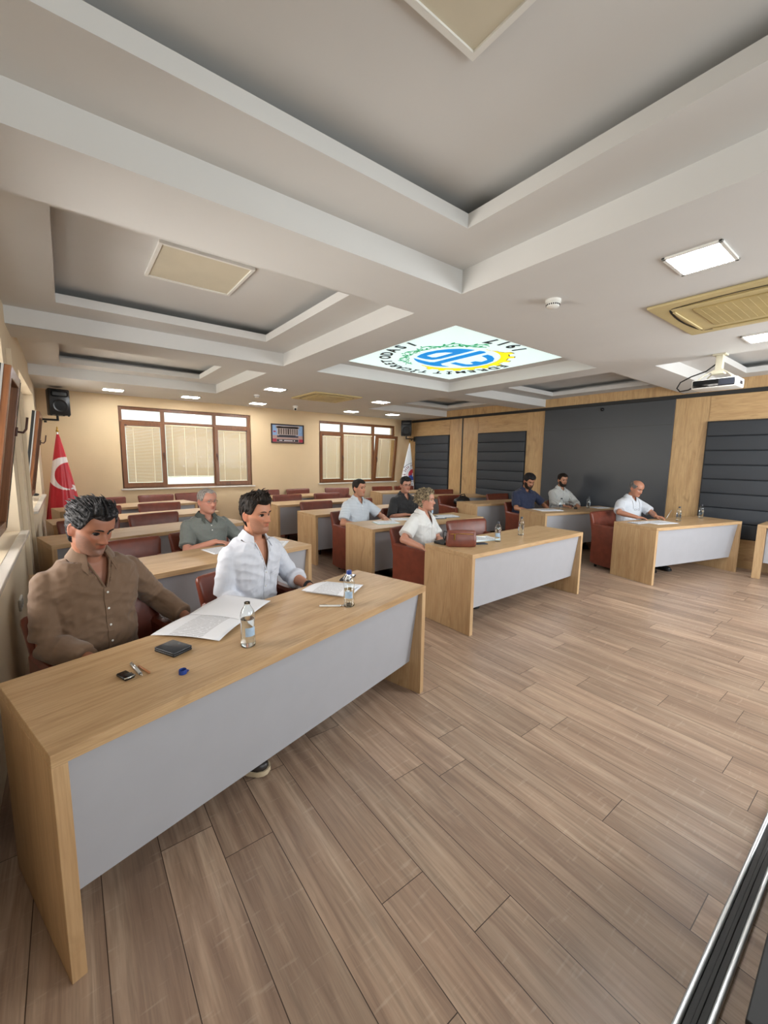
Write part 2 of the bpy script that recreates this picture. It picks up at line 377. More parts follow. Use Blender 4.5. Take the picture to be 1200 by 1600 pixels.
# level headers above each padded panel (grain runs level)
PN = [(7.67, 8.97), (5.38, 6.69), (0.82, 2.13)]
b = MB()
for y0, y1 in PN: b.box(XR-0.008, XR, y0-0.0, y1+0.0, 2.235, 2.61, 0.001)
b.box(XR-0.008, XR, 0.82, 2.13, 0.0, 0.44, 0.001)
struct(b.build('trim_4', M['oak_wall_h']))

# ------------------------------------------------------------------ windows
def blind(parent, x0, x1, z0, z1, y, cords, lift=0.0):
    mb = MB(); z = z1-0.03; n = int((z1-z0-0.04-lift)/0.0155)
    for i in range(n):
        zz = z1-0.035-i*0.0155
        mb.box(x0+0.01, x1-0.01, y-0.0075, y+0.0075, -0.0005, 0.0005, mat=Matrix.Translation((0, 0, zz)) @ Matrix.Translation((0, y, 0)) @ Matrix.Rotation(math.radians(50), 4, 'X') @ Matrix.Translation((0, -y, 0)))
    o = mb.build('blind', M['blind'], parent)
    mb = MB(); mb.box(x0+0.005, x1-0.005, y-0.012, y+0.010, z1-0.03, z1-0.004, 0.002); mb.box(x0+0.01, x1-0.01, y-0.008, y+0.006, z1-0.035-n*0.0155-0.012, z1-0.035-n*0.0155, 0.001)
    mb.build('headrail', M['cord'], o)
    mb = MB()
    for c in cords:
        cx = x0+(x1-x0)*c; mb.box(cx-0.006, cx+0.006, y-0.014, y-0.011, z1-0.035-n*0.0155, z1-0.03)
    mb.build('cord', M['cord'], o)
    return o
def sash(parent, x0, x1, z0, z1, yf, cords, blind_on=True, handle_side=0, tilt=0.0, name='sash'):
    """opening leaf: ring of brown profile, pane, blind; local y negative is the room side"""
    e = bpy.data.objects.new(name, None)
    mb = MB(); t = 0.075; y0, y1 = yf-0.055, yf+0.02
    mb.box(x0, x0+t, y0, y1, z0, z1, 0.006); mb.box(x1-t, x1, y0, y1, z0, z1, 0.006)
    mb.box(x0+t-0.002, x1-t+0.002, y0+0.001, y1, z0, z0+t+0.01, 0.006); mb.box(x0+t-0.002, x1-t+0.002, y0+0.001, y1, z1-t, z1, 0.006)
    s_ = mb.build(name, M['pvc'], parent)
    mb = MB(); mb.box(x0+t-0.005, x1-t+0.005, yf-0.004, yf+0.004, z0+t, z1-t+0.005); mb.build('pane', M['pane'], s_)
    if blind_on: blind(s_, x0+t, x1-t, z0+t+0.01, z1-t, yf-0.02, cords)
    hx = (x1-t/2) if handle_side > 0 else (x0+t/2)
    if handle_side:
        mb = MB(); zc = (z0+z1)/2+0.02; mb.box(hx-0.012, hx+0.012, y0-0.01, y0, zc-0.035, zc+0.035, 0.003)
        mb.tube([(hx, y0-0.005, zc), (hx, y0-0.04, zc), (hx, y0-0.045, zc-0.02), (hx, y0-0.045, zc-0.11)], 0.008)
        mb.build('handle', M['pvc_dark'], s_, True)
    mb = MB()
    for hx_ in ((x0+t+0.01) if handle_side > 0 else (x1-t-0.01),):
        mb.box(hx_-0.02, hx_+0.02, y0-0.012, y0+0.002, z1-t-0.01, z1-t+0.022, 0.004)
    mb.build('hinge_cap', M['pvc_dark'], s_)
    return s_
def back_window(num, x0, x1, mull, tilt_right=False):
    root = bpy.data.objects.new('window_%d' % num, None); COL.objects.link(root); root['kind'] = 'structure'
    yf = YB+0.08; ZT = 2.235
    mb = MB(); t = 0.06; y0, y1 = yf-0.03, yf+0.04
    mb.box(x0, x0+t, y0, y1, WZ0, WZ1, 0.004); mb.box(x1-t, x1, y0, y1, WZ0, WZ1, 0.004)
    mb.box(x0+t, x1-t, y0, y1, WZ1-t, WZ1, 0.004); mb.box(x0+t, x1-t, y0, y1, WZ0, WZ0+0.06, 0.004)
    mb.box(x0+t, x1-t, y0-0.001, y1, ZT-0.035, ZT+0.015, 0.004)
    for m_ in mull: mb.box(m_-0.035, m_+0.035, y0-0.002, y1, WZ0+0.05, WZ1-0.05, 0.004)
    mb.build('window_frame', M['pvc'], root)
    cuts = [x0+t]+[v for m_ in mull for v in (m_-0.035, m_+0.035)]+[x1-t]
    for a, c in zip(cuts[::2], cuts[1::2]):
        mb = MB(); mb.box(a-0.005, c+0.005, yf-0.004, yf+0.004, ZT+0.01, WZ1-t+0.005); mb.build('pane', M['pane'], root)
    sash(root, x0+0.02, mull[0]+0.02, WZ0+0.02, ZT-0.02, yf-0.03, (0.22, 0.77), handle_side=1)
    mb = MB(); mb.box(mull[0]+0.03, mull[1]-0.03, yf-0.004, yf+0.004, WZ0+0.055, ZT-0.03); mb.build('pane', M['pane'], root)
    blind(root, mull[0]+0.035, mull[1]-0.035, WZ0+0.06, ZT-0.035, yf-0.02, (0.14, 0.39, 0.62, 0.86), lift=0.14 if num == 1 else 0.0)
    s_ = sash(root, mull[1]-0.02, x1-0.02, WZ0+0.02, ZT-0.02, yf-0.03, (0.2, 0.75), handle_side=-1)
    if tilt_right:   # leaf tipped open at the top
        piv = Vector((0, yf-0.03, WZ0+0.03)); s_.matrix_local = Matrix.Translation(piv) @ Matrix.Rotation(math.radians(6.5), 4, 'X') @ Matrix.Translation(-piv)
    mb = MB(); mb.box(x0-0.03, x1+0.06, YB-0.035, YB+0.06, WZ0-0.03, WZ0-0.002, 0.004); mb.build('window_sill', M['sill'], root)
back_window(1, 0.83, 3.34, (1.58, 2.57)); back_window(2, 5.07, 7.52, (5.77, 6.78), True)

def left_window(num, y0, y1, sy0, sy1):
    """deep bay in the left wall, a leaf standing tipped into the room"""
    root = bpy.data.objects.new('window_%d' % num, None); COL.objects.link(root); root['kind'] = 'structure'
    x0 = XL-0.24
    mb = MB(); t = 0.07
    mb.box(x0-0.03, x0+0.04, y0, y0+t, 0.95, 2.47, 0.004); mb.box(x0-0.03, x0+0.04, y1-t, y1, 0.95, 2.47, 0.004)
    mb.box(x0-0.03, x0+0.04, y0, y1, 0.95, 1.02, 0.004); mb.box(x0-0.03, x0+0.04, y0, y1, 2.40, 2.47, 0.004); mb.box(x0-0.03, x0+0.04, y0, y1, 2.15, 2.21, 0.004)
    for f in (0.33, 0.66): mb.box(x0-0.03, x0+0.04, y0+(y1-y0)*f-0.035, y0+(y1-y0)*f+0.035, 0.95, 2.47, 0.004)
    mb.build('window_frame', M['pvc'], root)
    mb = MB(); mb.box(x0-0.004, x0+0.004, y0+0.03, y1-0.03, 0.98, 2.43); mb.build('pane', M['pane'], root)
    mb = MB(); h = 1.16; w = sy1-sy0
    mb.box(0, 0.065, 0, 0.07, 0, h, 0.005); mb.box(0, 0.065, w-0.07, w, 0, h, 0.005); mb.box(0, 0.064, 0.06, w-0.06, 0, 0.075, 0.005); mb.box(0, 0.064, 0.06, w-0.06, h-0.07, h, 0.005)
    s_ = mb.build('sash', M['pvc'], root); s_.location = (XL-0.13, sy0, 1.0); s_.rotation_euler = (0, math.radians(8.5), 0)
    mb = MB(); mb.box(0.012, 0.02, 0.06, w-0.06, 0.07, h-0.06); mb.build('pane', M['pane'], s_)
    mb = MB(); mb.box(-0.006, 0.0, 0.004, w-0.004, 0.004, h-0.004); mb.box(0.064, 0.068, w-0.02, w-0.002, 0.02, h-0.02); mb.box(-0.014, 0.016, -0.003, 0.0, 0.0, h); mb.build('gasket', M['rubber'], s_)
    mb = MB(); mb.box(0.016, 0.028, -0.004, 0.0, 0.0, h); mb.build('metal_strip', M['alu'], s_)
    mb = MB(); zc = 0.66*h; mb.box(0.064, 0.078, w-0.05, w-0.02, zc-0.035, zc+0.035, 0.003)
    mb.tube([(0.07, w-0.035, zc), (0.11, w-0.035, zc), (0.125, w-0.035, zc+0.03), (0.125, w-0.035, zc+0.12)], 0.008); mb.build('handle', M['pvc_dark'], s_, True)
    mb = MB(); mb.box(XL-0.2, XL+0.055, y0-0.04 if num == 3 else y0, y1+0.04, 0.918, 0.948, 0.005); mb.build('window_sill', M['sill'], root)
left_window(3, 2.0, 4.47, 3.60, 4.28); left_window(4, 5.95, 8.42, 7.2, 8.05)

# ------------------------------------------------------------------ padded wall panels, screen board
def pads(label, y0, y1):
    t = thing('wall_panel', label, 'padded wall panel', (XR, (y0+y1)/2, 0.45), 0, None)
    h = 1.76/8; w = (y1-y0)/2
    mb = MB(); mb.box(-0.02, 0, -w-0.012, w+0.012, -0.012, 1.76+0.012, 0.002); mb.build('edge_trim', M['black'], t)
    for i in range(8):
        mb = MB(); mb.box(-0.055, -0.012, -w, w, i*h+0.002, (i+1)*h-0.002, 0.016, seg=4); mb.build('cushion', M['uph'], t, 40)
pads('dark padded wall panel next to the white flag in the far corner', *PN[0])
pads('dark padded wall panel behind the bearded man in navy', *PN[1])
pads('dark padded wall panel at the right edge, behind the front right desk', *PN[2])
t = thing('screen_board', 'large plain dark grey board on the panelled wall between padded panels', 'board', (XR-0.001, 3.77, 0.0))
b = MB(); b.box(-0.03, 0, -1.17, 1.17, 0.45, 2.61, 0.003); b.build('board', M['screen'], t)
b = MB(); b.box(-0.0315, -0.03, -1.165, 1.165, 2.20, 2.204); b.build('seam', M['black'], t)
b = MB(); b.lathe([(0.03, 0), (0.03, 0.02), (0.02, 0.035), (0.004, 0.04)], 20)
o = b.build('sensor', M['black_gloss'], t, 40); o.location = (-0.03, 0, 2.54); o.rotation_euler = (0, -R90, 0)

# ------------------------------------------------------------------ ceiling fittings
def lamp(x, y, label, w=0.32, d=0.27):
    t = thing('ceiling_light', label, 'ceiling light', (x, y, ZC), 0, 'square recessed ceiling lights')
    mb = MB(); e = 0.018
    mb.box(-w/2, w/2, -d/2, -d/2+e, -0.012, 0.0, 0.002); mb.box(-w/2, w/2, d/2-e, d/2, -0.012, 0.0, 0.002)
    mb.box(-w/2, -w/2+e, -d/2, d/2, -0.012, 0.0, 0.002); mb.box(w/2-e, w/2, -d/2, d/2, -0.012, 0.0, 0.002); mb.build('frame', M['white_pl'], t)
    mb = MB(); mb.box(-w/2+e, w/2-e, -d/2+e, d/2-e, -0.009, -0.003); mb.build('diffuser', M['lamp_on'], t)
for x, y, l in ((2.83, 0.87, 'large bright square ceiling light above the front desks, nearest to the camera'),
                (4.95, 0.98, 'bright square ceiling light cut by the right edge, beyond the projector side'),
                (2.81, 6.64, 'bright square ceiling light left of the far air conditioner'),
                (5.02, 6.68, 'bright square ceiling light right of the far air conditioner'),
                (0.72, 8.60, 'square ceiling light over the left end of the back windows'),
                (1.95, 8.60, 'square ceiling light over the middle of the left back window'),
                (3.26, 8.62, 'square ceiling light between the left window and the framed picture'),
                (5.50, 8.50, 'square ceiling light over the right back window'),
                (6.65, 8.35, 'square ceiling light nearest the far right speaker')):
    lamp(x, y, l)
for (x0, x1, y0, y1, l) in ((0.60, 1.21, 3.24, 3.85, 'unlit square light panel in the middle coffer on the left'), (0.60, 1.215, 0.50, 1.10, 'unlit square light panel in the big coffer at the top of the picture')):
    t = thing('light_panel', l, 'ceiling light panel', ((x0+x1)/2, (y0+y1)/2, ZC+0.30)); w = (x1-x0)/2*1.055; mb = MB(); e = 0.022
    mb.box(-w, w, -w, -w+e, -0.02, 0); mb.box(-w, w, w-e, w, -0.02, 0); mb.box(-w, -w+e, -w+e, w-e, -0.02, 0); mb.box(w-e, w, -w+e, w-e, -0.02, 0)
    mb.build('frame', M['white_pl'], t); mb = MB(); mb.box(-w+e, w-e, -w+e, w-e, -0.012, -0.004); mb.build('diffuser', M['lamp_off'], t)

# backlit logo ceiling
LCX, LCY = 3.94, 3.77
t = thing('logo_panel', 'backlit ceiling panel with blue and yellow chamber of commerce emblem', 'ceiling light panel', (LCX, LCY, ZC+0.15))
b = MB(); b.box(2.86-LCX, 4.92-LCX, 2.71-LCY, 4.74-LCY, 0.0, 0.012); b.build('diffuser', M['logo_panel'], t)
def flat(name, polys, mat, parent, z=-0.003, th=0.002):
    mb = MB()
    for pl in polys:
        a = [mb.bm.verts.new((p[0], p[1], z)) for p in pl]; f = mb.bm.faces.new(a)
        r = bmesh.ops.extrude_face_region(mb.bm, geom=[f]); vv = [v for v in r['geom'] if isinstance(v, bmesh.types.BMVert)]
        bmesh.ops.translate(mb.bm, vec=(0, 0, th), verts=vv)
    return mb.build(name, mat, parent)
def rel(pl): return [(x-LCX, y-LCY) for x, y in pl]
def arc(cx, cy, r, a0, a1, n=24): return [(cx+r*math.cos(math.radians(a0+(a1-a0)*i/n)), cy+r*math.sin(math.radians(a0+(a1-a0)*i/n))) for i in range(n+1)]
BCX, BCY = 4.00-LCX, 3.74-LCY
em = bpy.data.objects.new('emblem', None); COL.objects.link(em); em.parent = t
A_ = [(3.54, 3.98), (3.50, 3.86), (3.49, 3.74), (3.52, 3.60), (3.58, 3.48), (3.67, 3.38), (3.77, 3.33), (3.84, 3.31), (3.84, 3.60), (3.84, 3.86), (3.80, 3.97), (3.70, 4.00), (3.60, 3.995)]
hole = [(3.60, 3.86), (3.60, 3.70), (3.66, 3.60), (3.735, 3.56), (3.735, 3.84), (3.70, 3.875)]
B_ = [(3.56, 4.06), (3.66, 4.075), (3.86, 4.085), (3.91, 4.05), (3.91, 3.30), (3.97, 3.28), (4.03, 3.30), (4.03, 4.05), (4.12, 4.11), (4.24, 4.10), (4.18, 4.155), (4.05, 4.21), (3.90, 4.215), (3.74, 4.18), (3.63, 4.12)]
C_ = [(4.12, 3.96), (4.12, 3.87), (4.32, 3.865), (4.37, 3.82), (4.37, 3.78), (4.27, 3.75), (4.27, 3.67), (4.36, 3.64), (4.33, 3.52), (4.24, 3.47), (4.12, 3.44), (4.12, 3.35), (4.22, 3.36), (4.34, 3.42), (4.44, 3.52), (4.49, 3.66), (4.49, 3.82), (4.44, 3.93), (4.36, 3.97)]
flat('blue_letters', [rel(A_), rel(B_), rel(C_)], M['lg_blue'], em)
flat('letter_hole', [rel(hole)], M['lg_white'], em, -0.0045)
gear = []
N = 22
for i in range(N+1):
    a = -98+200*i/N; gear.append((a, 0.70 if i % 2 else 0.63))
pts = []
for (a, r), (a2, r2) in zip(gear, gear[1:]):
    pts += [(r*math.cos(math.radians(a)), r*math.sin(math.radians(a))), (r*math.cos(math.radians(a2)), r*math.sin(math.radians(a2)))]
inner = [(BCX+0.535*math.cos(math.radians(a)), BCY+0.535*math.sin(math.radians(a))) for a in np.linspace(102, -98, 40)]
def ring_poly(name, mat, out_r, z):
    mb = MB(); n = 132
    def ro(a):
        k = (a+98)/200*N; return out_r + (0.07 if (k % 2) > 1.0 else 0.0)*min(1, 1.0)
    prev = None
    for i in range(n+1):
        a = -98+200*i/n; ta = math.radians(a); r = ro(a)*sm(-103, -70, a)*0.35+ro(a)*0.65; rin = 0.535
        fade = min(sm(-100, -60, a), 1-sm(70, 104, a)); r = rin+(r-rin)*max(0.12, fade)
        p = (BCX+rin*math.cos(ta), BCY+rin*math.sin(ta), z); q = (BCX*0.5+r*math.cos(ta)+BCX*0.5, BCY+r*math.sin(ta), z)
        if prev: mb.quad(prev[0], prev[1], q, p)
        prev = (p, q)
    return mb.build(name, mat, em)
ring_poly('gear_outline', M['lg_dark'], 0.642, -0.002); ring_poly('yellow_gear', M['lg_yellow'], 0.630, -0.0035)
# laurel branch
def branch():
    rr = random.Random(4); mb = MB(); lv = []; br = []
    for k, (rad, ph) in enumerate(((0.60, 0), (0.66, 2.0))):
        pts = []
        for i in range(60):
            a = 112+ (258-112)*i/59; r = rad+0.035*math.sin(i*0.55+ph)*(1 if k else 0.6); pts.append((r*math.cos(math.radians(a))+BCX*0.6, r*math.sin(math.radians(a))+BCY*0.6, -0.003))
        mb.tube(pts, 0.0042, 5)
        for i in range(2, 58, 3):
            p = Vector(pts[i]); d = (Vector(pts[i+1])-p).normalized(); nn = Vector((-d.y, d.x, 0))*(1 if (i//2) % 2 else -1); c = p+nn*0.028+d*0.012
            L = rr.uniform(0.02, 0.034); wd = L*0.45; ax = (nn*0.8+d).normalized(); bx = Vector((-ax.y, ax.x, 0)); n = 8
            lv.append([((c+ax*L*math.cos(2*math.pi*q/n)+bx*wd*math.sin(2*math.pi*q/n)).x, (c+ax*L*math.cos(2*math.pi*q/n)+bx*wd*math.sin(2*math.pi*q/n)).y) for q in range(n)])
    s_ = mb.build('laurel_stem', M['lg_green'], em); flat('laurel_leaves', lv, M['lg_green'], em, -0.004)
branch()
def text_mesh(txt, size, extrude=0.0012):
    cu = bpy.data.curves.new('letter', 'FONT'); cu.body = txt; cu.size = size; cu.align_x = 'CENTER'; cu.align_y = 'BOTTOM_BASELINE'; cu.extrude = extrude; cu.offset = size*0.03; cu.resolution_u = 3
    o = bpy.data.objects.new('letter', cu); COL.objects.link(o); bpy.context.view_layer.update()
    me = bpy.data.meshes.new_from_object(o.evaluated_get(bpy.context.evaluated_depsgraph_get())); bpy.data.objects.remove(o); bpy.data.curves.remove(cu); return me
def join_texts(name, items, mat, parent):
    """items: (text, size, matrix) -> one mesh"""
    bm = bmesh.new()
    for txt, size, mx in items:
        me = text_mesh(txt, size); me.transform(mx); bm.from_mesh(me); bpy.data.meshes.remove(me)
    me = bpy.data.meshes.new(name); bm.to_mesh(me); bm.free(); return obj_from(name, me, mat, parent)
FLIPX = Matrix.Scale(-1, 4, (1, 0, 0))
items = []
def ring_text(txt, a0, a1, r, size, top=True):
    n = len(txt)
    for i, ch in enumerate(txt):
        if ch == ' ': continue
        a = a0+(a1-a0)*(i/(n-1) if n > 1 else 0); t_ = math.radians(a)
        px, py = r*math.cos(t_), r*math.sin(t_)
        up = Vector((math.cos(t_), math.sin(t_), 0))*(1 if top else -1)      # letter tops point outward / inward
        right = Vector((-math.sin(t_), math.cos(t_), 0))*(1 if top else -1)  # reading direction as seen from below
        mx = Matrix(((right.x, up.x, 0, px), (right.y, up.y, 0, py), (0, 0, -1, -0.004), (0, 0, 0, 1)))
        items.append((ch, size, mx))
ring_text('EDREMİT', -11, 57, 0.77, 0.20); ring_text('TİCARET', 72, 130, 0.77, 0.19); ring_text('ODASI', 145, 192, 0.77, 0.20)
ring_text('1917', -72, -107, 0.92, 0.22, False)
for it_ in items: join_texts('letter', [it_], M['lg_dark'], t)

def aircon(x, y, label):
    t = thing('ceiling_air_conditioner', label, 'air conditioner', (x, y, ZC), 0, 'ceiling cassette air conditioners'); w = 0.48
    mb = MB()
    # panel face built as ring around the intake, with bevelled rim
    mb.box(-w, w, -w, w, -0.022, 0.0, 0.008); mb.build('panel', M['cream_pl'], t)
    mb = MB(); mb.box(-0.26, 0.26, -0.26, 0.26, -0.031, -0.02, 0.004); gr = mb.build('intake_grille', M['cream_pl2'], t)
    mb = MB()
    for i in range(11): yy = -0.22+i*0.044; mb.box(-0.24, 0.24, yy-0.0015, yy+0.0015, -0.0318, -0.030)
    mb.build('louvres', M['cream_pl'], gr)
    for k in range(4):
        mb = MB(); pts = []
        for i in range(21):
            s_ = -0.36+0.72*i/20; bow = 0.37+0.035*(1-(s_/0.36)**2) if True else 0; pts.append((s_, bow))
        prev = None
        for s_, q in pts:
            wd = 0.008 if abs(s_) < 0.33 else 0.004
            cur = ((s_, q-wd, -0.0235), (s_, q+wd, -0.0235))
            if prev: mb.quad(prev[0], prev[1], cur[1], cur[0])
            prev = cur
        o = mb.build('air_slot', M['rubber'], t); o.rotation_euler = (0, 0, k*R90)
        mb = MB(); mb.box(-0.30, 0.30, 0.352, 0.372, -0.034, -0.024, 0.003); o = mb.build('vane', M['cream_pl'], t); o.rotation_euler = (0, 0, k*R90)
aircon(3.89, 0.87, 'yellowed square ceiling air conditioner at the upper right, beside the lit lamp')
aircon(3.89, 6.85, 'yellowed square ceiling air conditioner far back, in front of the framed picture')

def detector(x, y, label):
    t = thing('smoke_detector', label, 'smoke detector', (x, y, ZC), 0, 'smoke detectors')
    mb = MB(); mb.lathe([(0.052, 0), (0.052, -0.018), (0.044, -0.022), (0.044, -0.024)], 28); mb.build('base', M['white_pl'], t, 40)
    mb = MB(); mb.lathe([(0.042, -0.022), (0.046, -0.03), (0.042, -0.046), (0.028, -0.055), (0.002, -0.057)], 28); mb.build('head', M['white_pl'], t, 40)
    mb = MB()
    for k in range(20):
        a = k*math.pi/10; mb.box(0.040, 0.0468, -0.0035, 0.0035, -0.040, -0.030, mat=Matrix.Rotation(a, 4, 'Z'))
    mb.build('vents', M['black'], t)
detector(2.77, 1.70, 'white smoke detector near the big coffer, centre top of the picture'); detector(2.81, 7.47, 'small smoke detector far back beside a ceiling light')
t = thing('security_camera', 'small white dome security camera on the ceiling above the framed picture', 'camera', (4.03, 8.45, ZC))
b = MB(); b.lathe([(0.055, 0), (0.055, -0.02), (0.05, -0.035), (0.045, -0.04)], 24); b.build('base', M['white_pl'], t, 40)
b = MB(); b.ball((0, 0, -0.062), 0.042); b.build('eyeball', M['white_pl'], t, True)
b = MB(); b.ball((-0.014, -0.026, -0.075), 0.024); b.build('lens', M['black_gloss'], t, True)

# projector
t = thing('projector', 'white ceiling projector with black front hanging near the right wall', 'projector', (5.42, 1.40, 2.34))
b = MB(); b.box(-0.13, 0.13, -0.19, 0.19, 0.0, 0.095, 0.014, seg=3); b.build('body', M['white_pl'], t, 40)
b = MB(); b.box(-0.134, -0.12, -0.172, 0.180, 0.012, 0.086, 0.008); b.build('front_grille', M['black_gloss'], t, 40)
b = MB(); b.box(-0.137, -0.133, -0.165, -0.04, 0.02, 0.078, 0.001); b.build('vent_panel', M['gunmetal'], t)
b = MB(); b.box(-0.03, 0.05, -0.193, -0.189, 0.03, 0.06); b.build('side_label', M['gunmetal'], t)
b = MB(); b.box(-0.03, 0.03, -0.03, 0.03, 0.18, 0.345, 0.004); b.box(-0.055, 0.055, -0.055, 0.055, 0.335, 0.35, 0.003)
for sx, sy in ((-1, -1), (1, -1), (1, 1), (-1, 1)): b.tube([(0.02*sx, 0.02*sy, 0.2), (0.07*sx, 0.10*sy, 0.14), (0.10*sx, 0.15*sy, 0.093)], 0.007)
b.box(-0.05, 0.05, -0.05, 0.05, 0.15, 0.185, 0.004); b.build('ceiling_mount', plain('ivory_metal', '#D2CCB6', 0.45), t)
b = MB(); b.tube([Vector(p) for p in ((-0.01, 0.02, 0.26), (-0.03, 0.10, 0.19), (-0.05, 0.22, 0.15), (-0.07, 0.31, 0.10), (-0.08, 0.335, 0.04), (-0.09, 0.30, 0.0), (-0.10, 0.22, 0.006), (-0.11, 0.17, 0.03))], 0.007, 8); b.build('cable', M['rubber'], t, True)

# ------------------------------------------------------------------ picture, speakers, flags
t = thing('framed_picture', 'framed photograph of a columned stone building on the beige back wall', 'picture', (4.225, YB, 2.13))
b = MB(); w, h, e = 0.415, 0.222, 0.028
b.box(-w, w, -0.03, 0, h-e, h, 0.003); b.box(-w, w, -0.03, 0, -h, -h+e, 0.003); b.box(-w, -w+e, -0.03, 0, -h, h, 0.003); b.box(w-e, w, -0.03, 0, -h, h, 0.003); b.build('frame', plain('dark_red_frame', '#2A1216', 0.3), t)
pr = bpy.data.objects.new('print', None); COL.objects.link(pr); pr.parent = t
def slab(name, rects, col, y, par=pr):
    mb = MB()
    for x0, x1, z0, z1 in rects: mb.box(x0, x1, y, -0.004, z0, z1)
    return mb.build(name, plain('print_'+name, col, 0.4, 0.06, 20), par)
slab('sky', [(-w+e, w-e, -h+e, h-e)], '#7FA0C8', -0.012)
slab('plaza', [(-w+e, w-e, -h+e, -0.04)], '#A98A80', -0.0125)
slab('building', [(-0.27, 0.27, -0.03, 0.165), (-0.30, 0.30, 0.13, 0.185)], '#A89890', -0.013)
slab('doorways', [(-0.235+i*0.06, -0.21+i*0.06, -0.015, 0.12) for i in range(4)]+[(0.03-0.035, 0.035, -0.015, 0.12)]+[(0.06+i*0.055, 0.083+i*0.055, -0.015, 0.12) for i in range(4)], '#3A261C', -0.0135)
slab('cars', [(-0.27, 0.27, -0.085, -0.045), (-0.22, 0.2, -0.06, -0.03)], '#3E3A46', -0.0138)
slab('caption_strip', [(-0.28, 0.27, -0.185, -0.13)], '#2E2830', -0.0135)
slab('caption', [(-0.22, -0.14, -0.165, -0.15), (-0.1, 0.12, -0.168, -0.15), (0.15, 0.18, -0.168, -0.148)], '#D8D0D0', -0.014)
for rc_ in ((-w+e, -0.285, -0.19, -0.12), (0.285, w-e, -0.19, -0.12), (-0.36, -0.3, 0.03, 0.06)): slab('red_banner', [rc_], '#A01A34', -0.0136)

def speaker(label, x, y, z, rz, wall_dx, wall_dy):
    t = thing('wall_speaker', label, 'loudspeaker', (x, y, z), rz, 'black wall speakers')
    mb = MB(); hh = 0.21
    rings = []
    for q, (wz, dz) in enumerate(((-hh, 0), (hh, 0))):
        pass
    def ring(zz, s_=1.0):
        w0, w1, d = 0.145*s_, 0.10*s_, 0.135*s_
        return [(-w0+0.01, -d, zz), (w0-0.01, -d, zz), (w0, -d+0.012, zz), (w0, -d+0.05, zz), (w1, d, zz), (-w1, d, zz), (-w0, -d+0.05, zz), (-w0, -d+0.012, zz)]
    mb.loft([ring(-hh, 0.94), ring(-hh+0.012), ring(hh-0.012), ring(hh, 0.94)]); mb.build('cabinet', M['black'], t, 40)
    mb = MB(); mb.lathe([(0.105, 0.0), (0.11, 0.008), (0.10, 0.012), (0.09, 0.004), (0.03, -0.012), (0.001, -0.01)], 28); o = mb.build('woofer_grille', M['rubber'], t, 40); o.rotation_euler = (R90, 0, 0); o.location = (0, -0.135, -0.06)
    mb = MB(); mb.box(-0.11, 0.11, -0.146, -0.13, 0.09, 0.175, 0.02, seg=3); mb.build('horn', M['rubber'], t, 40)
    for sx in (-0.12, -0.05, 0.05, 0.12): mb = MB(); mb.box(sx-0.012, sx+0.012, -0.12, -0.09, -hh-0.015, -hh+0.004, 0.003); mb.build('foot', M['rubber'], t)
    # bracket to the wall, in speaker space
    d = Vector((wall_dx, wall_dy, 0)); d.rotate(Quaternion((0, 0, 1), -rz))
    mb = MB(); mb.tube([(0, 0.02, -hh), (0, 0.02, -hh-0.09)], 0.018); p = Vector((0, 0.02, -hh-0.075)); q = d+Vector((0, 0, -hh-0.075)); mb.tube([p, q], 0.016)
    dn = d.normalized(); s_ = dn.cross(Vector((0, 0, 1)))
    c = q; mb.loft([[c+s_*a+Vector((0, 0, bz)) + dn*k for a, bz in ((-0.04, -0.07), (0.04, -0.07), (0.04, 0.07), (-0.04, 0.07))] for k in (-0.015, 0.0)])
    mb.tube([p*0.4+q*0.6+Vector((0, 0, -0.02)), p*0.4+q*0.6+Vector((0, 0, -0.05))], 0.02); mb.build('bracket', M['black'], t, 40)
speaker('black speaker bracketed high in the left back corner above the red flag', -0.06, 8.93, 2.435, math.radians(18), -0.28, 0.0)
speaker('black speaker bracketed in the right back corner above the white flag', 7.66, 8.98, 2.43, math.radians(-42), 0.36, 0.04)

